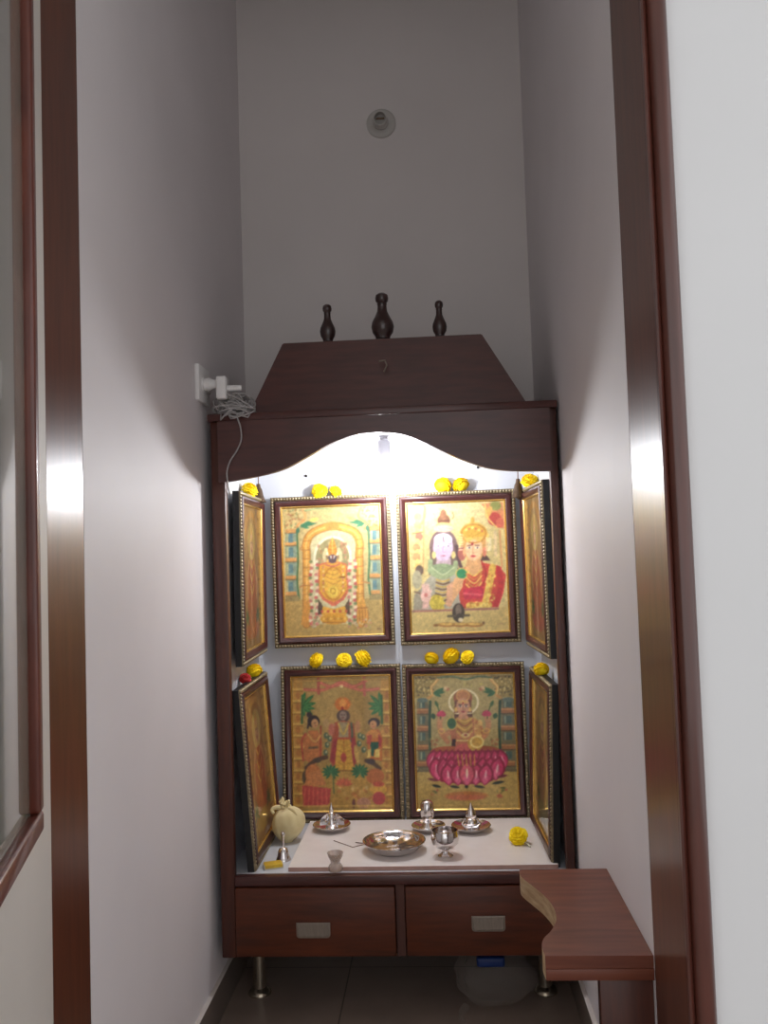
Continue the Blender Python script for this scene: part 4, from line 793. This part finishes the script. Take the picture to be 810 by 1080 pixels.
# yellow packet
p = atZ(288, 915, ZS)
t = thing('yellow_packet', 'small flat yellow packet at the front left corner of the counter', 'packet', (p.x, p.y, ZS))
t.rotation_euler = (0, 0, 0.35)
obj('sleeve', box(BM(), -.022, .022, -.015, .015, 0.003, .012, .002), YBOX, t, True)
obj('tray', box(BM(), -.024, .024, -.0135, .0135, 0.0, .0095, .001), PALEB, t)
# cream cloth bundle
p = atZ(303, 890, ZS); bcx, bcy = p.x, p.y + .020
t = thing('cloth_bundle', 'cream cloth bundle tied with a knot, leaning by the left pictures', 'bundle', (bcx, bcy, ZS))
bm = BM(); bmesh.ops.create_uvsphere(bm, u_segments=48, v_segments=32, radius=1)
for v in bm.verts:
    x, y, z = v.co; a = math.atan2(y, x); s_ = z
    rr = math.hypot(x, y)
    pl = 1 + (.035 * math.sin(3 * a + 1.3) + .03 * math.sin(5 * a + 3 * s_) + .02 * math.sin(11 * a + 5 * s_)) * max(0, s_ + .5)
    top = max(0, s_ - .55)
    sx = .045 * (1.0 - .15 * max(0, -s_)) * pl
    v.co = Vector((x * sx + .004 * s_, y * sx * .9, .046 + (.052 if s_ > 0 else .046) * s_ - .012 * top))
for v in bm.verts:
    if v.co.z < .004: v.co.z = 0.0
obj('pouch', bm, CLOTH, t, True)
bm = BM(); R = random.Random(4)
for k in range(9):
    a = 2 * PI * k / 9; d = Vector((math.cos(a), math.sin(a), 0))
    tube(bm, smoothpts([Vector((-.004, 0, .082)) + d * .004, Vector((-.006, 0, .094)) + d * .006, Vector((-.008, 0, .106 + R.uniform(-.004, .008))) + d * R.uniform(.012, .020)], 4), lambda q: .006 * (1 - .45 * q), 7)
obj('gathered_top', bm, CLOTH, t, True)
bm = BM()
tube(bm, [(.012 * math.cos(a) - .005, .012 * math.sin(a), .090 + .002 * math.sin(2 * a)) for a in np.linspace(0, 2 * PI, 25)], .0045, 8)
tube(bm, smoothpts([(-.016, -.004, .090), (-.030, -.012, .094), (-.040, -.016, .088), (-.034, -.020, .080)], 5), lambda q: .007 - .003 * q, 8)
tube(bm, smoothpts([(.006, -.012, .090), (.020, -.018, .086), (.028, -.020, .074)], 5), lambda q: .006 - .003 * q, 8)
obj('knot', bm, CLOTH, t, True)

# ------------------------------------------------------------------ clear plastic bag under the cabinet
bg = thing('plastic_bag', 'crumpled clear plastic bag with a blue packet on the floor below the cabinet', 'bag', (0.105, 2.190, 0))
bm = BM(); bmesh.ops.create_uvsphere(bm, u_segments=72, v_segments=44, radius=1)
R = random.Random(9); ph = [R.uniform(0, 6.28) for _ in range(8)]
for v in bm.verts:
    x, y, z = v.co; a = math.atan2(y, x)
    k = 1 + .12 * math.sin(3 * a + ph[0] + 2 * z) + .09 * abs(math.sin(4 * a + ph[1] - 3 * z)) + .08 * abs(math.sin(6 * z + ph[2] + 2.5 * a)) + .05 * abs(math.sin(9 * a + ph[3] + 7 * z)) - .10
    v.co = Vector((x * .090 * k, y * .075 * k, max(0.0005, .066 + z * .068 * (1 + .08 * math.sin(5 * a + ph[4])))))
for v in bm.verts: v.co.z = min(v.co.z, 0.140)
obj('bag_film', bm, PLAST, bg, True)
bm = BM(); tube(bm, smoothpts([(-.075, -.045, .010), (-.088, -.075, .006), (-.080, -.10, .004)], 5), lambda q: .010 * (1 - .6 * q), 8); obj('bag_corner', bm, PLAST, bg, True)
obj('blue_packet', box(BM(), -.045, .022, -.062, -.03, .108, .131, .006, seg=3), BLUE, bg, True)

# ------------------------------------------------------------------ bench with the cut-out
bn = thing('wooden_bench', 'low brown wooden ledge with a curved raw cut-out, in front of the cabinet at right', 'bench', (0.24, 1.40, 0))
ZB, TB = 0.4783, 0.036
outl = [(0.138, 1.731), (0.1378, 1.694), (0.1545, 1.645), (0.1700, 1.600), (0.1790, 1.550), (0.1775, 1.500), (0.1640, 1.458), (0.1480, 1.428), (0.1415, 1.400), (0.1425, 1.3668)]
cur = [(q.x, q.y) for q in smoothpts([(a, b, 0) for a, b in outl], 6)]
pts = cur + [(XR - .0005, 1.3668), (XR - .0005, 1.731)]
def inv(o): o.matrix_parent_inverse = Matrix.Translation(-bn.location); return o
bm = BM(); sides = prism(bm, pts, 'z', ZB - TB, ZB)
for i, f in enumerate(sides):
    if i < len(cur) - 1: f.material_index = 1
o = obj('top_board', bm, [BENCH, RAW], None); o.parent = bn; inv(o)
o = obj('front_edge', box(BM(), 0.1430, XR - .0005, 1.3646, 1.3676, ZB - TB, ZB - TB / 2 - .001, .001), BENCH, None, True); o.parent = bn; inv(o)
o = obj('leg_panel', box(BM(), 0.2247, XR - .0005, 1.376, 1.400, 0, ZB - TB, .001), WOODV, None, True); o.parent = bn; inv(o)
o = obj('wall_batten', box(BM(), XR - .026, XR - .0005, 1.402, 1.725, ZB - TB - .025, ZB - TB, .001), WOODV, None, True); o.parent = bn; inv(o)

# ------------------------------------------------------------------ socket, plug, cable, wall lamp holder
sw = thing('socket_plate', 'white electrical socket plate on the left wall above the cabinet corner', 'socket', (XL, 2.09, 1.526))
obj('plate', box(BM(), 0, .0105, -.054, .046, -.044, .044, .002), WHITEP, sw, True)
obj('rocker_switch', box(BM(), .0105, .0150, .020, .040, -.014, .014, .001), WHITEP, sw, True)
obj('socket_face', lathe(BM(), [(.019, .0105), (.019, .013), (.016, .0135), (0, .0135)], (0, -.012, 0), 24, 'x'), WHITEP, sw, True)
ad = thing('plug_adapter', 'white plug adapter sticking out of the socket plate, with grey cable below', 'plug', (XL + .0135, 2.078, 1.522))
obj('plug_neck', lathe(BM(), [(.015, 0), (.016, .012), (.013, .016), (.010, .026), (.010, .034)], (0, 0, .004), 20, 'x'), WHITEP, ad, True)
obj('adapter_body', box(BM(), .031, .056, -.020, .020, -.036, .020, .005, seg=3), WHITEP, ad, True)
obj('side_plug', lathe(BM(), [(.0075, .056), (.0075, .086), (.006, .091), (0, .092)], (0, 0, -.008), 18, 'x'), WHITEP, ad, True)
bm = BM(); R = random.Random(12)
cx, cy, cz = -.480, 2.098, ZTOP + .016
pts = []
for k in range(26 * 22):
    a = 2 * PI * k / 22; j = k / 22
    rx = .047 + .007 * math.sin(j * 2.1); rz = .020 + .007 * math.sin(j * 3.7 + 1); ry = .026 + .006 * math.sin(j * 1.3)
    tilt_ = .35 * math.sin(j * 2.9)
    px = cx + rx * math.cos(a) * (1 - .4 * abs(math.sin(j * .9))) + .005 * math.sin(j * 5.1)
    py = cy + ry * math.sin(a + tilt_)
    pz = cz + .010 * math.sin(j * 4.3) + rz * math.sin(a + j * 1.7) * .8 + .012 * math.cos(a) * tilt_
    pts.append((px, py, max(pz, ZTOP + .0022 if py > YC - .0165 else ZTOP - .016)))
tube(bm, pts, .0021, 6)
cb = thing('cable_coil', 'tangled coil of thin grey cable on the left end of the cabinet cornice', 'cable', (0, 0, 0))
obj('coil', bm, GREYW, cb, True)
e = Vector(pts[-1])
tail = [e, atY(250, 437, 2.074), atY(253.5, 450, 2.072), atY(254.5, 463, 2.086), atY(250, 475, 2.0865), atY(243, 486, 2.0865), atY(239.5, 497, 2.0865), atY(240, 507, 2.0865), atY(240.5, 513, 2.095), pv(-.506, 2.12, 1.26)]
obj('loose_end', tube(BM(), smoothpts(tail, 8), .0019, 7), GREYW, cb, True)
up = [Vector(pts[0]), pv(-.51, 2.10, 1.485), pv(XL + .058, 2.082, 1.487)]
obj('plug_lead', tube(BM(), smoothpts(up, 6), .0019, 6), GREYW, cb, True)
p = atY(402, 131, YB)
lh = thing('lamp_holder', 'empty round white lamp holder fixed high on the niche back wall', 'lamp holder', tuple(p))
GW = mat('dull white plastic', (196, 192, 186), 0.5, noise=0.03, nscale=30)
obj('base_plate', lathe(BM(), [(.045, 0), (.045, -.006), (.040, -.011), (.030, -.013), (0, -.013)], (0, 0, 0), 36, 'y'), GW, lh, True)
bm = BM(); lathe(bm, [(.024, -.012), (.024, -.030), (.0205, -.034), (.0205, -.062), (.018, -.063), (.0165, -.060), (.0165, -.035), (0, -.034)], (0, 0, 0), 28, 'y')
bmesh.ops.rotate(bm, verts=bm.verts, cent=(0, -.012, 0), matrix=Matrix.Rotation(math.radians(14), 3, 'X'))
obj('socket_barrel', bm, GW, lh, True)
bm = BM(); box(bm, -.013, .013, -.060, -.055, -.003, .003, .001)
bmesh.ops.rotate(bm, verts=bm.verts, cent=(0, -.012, 0), matrix=Matrix.Rotation(math.radians(14), 3, 'X'))
obj('contact_bar', bm, BRONZE, lh)
# ------------------------------------------------------------------ light
W = bpy.data.worlds.new('daylit room'); S.world = W; W.use_nodes = True
bgn = W.node_tree.nodes['Background']; bgn.inputs['Color'].default_value = (0.97, 0.98, 1.0, 1); bgn.inputs['Strength'].default_value = 1.32
S.view_settings.view_transform = 'Standard'; S.view_settings.look = 'None'; S.view_settings.gamma = 1; S.view_settings.exposure = 0
S.view_settings.use_curve_mapping = False
S.cycles.max_bounces = 10; S.cycles.sample_clamp_indirect = 6.0
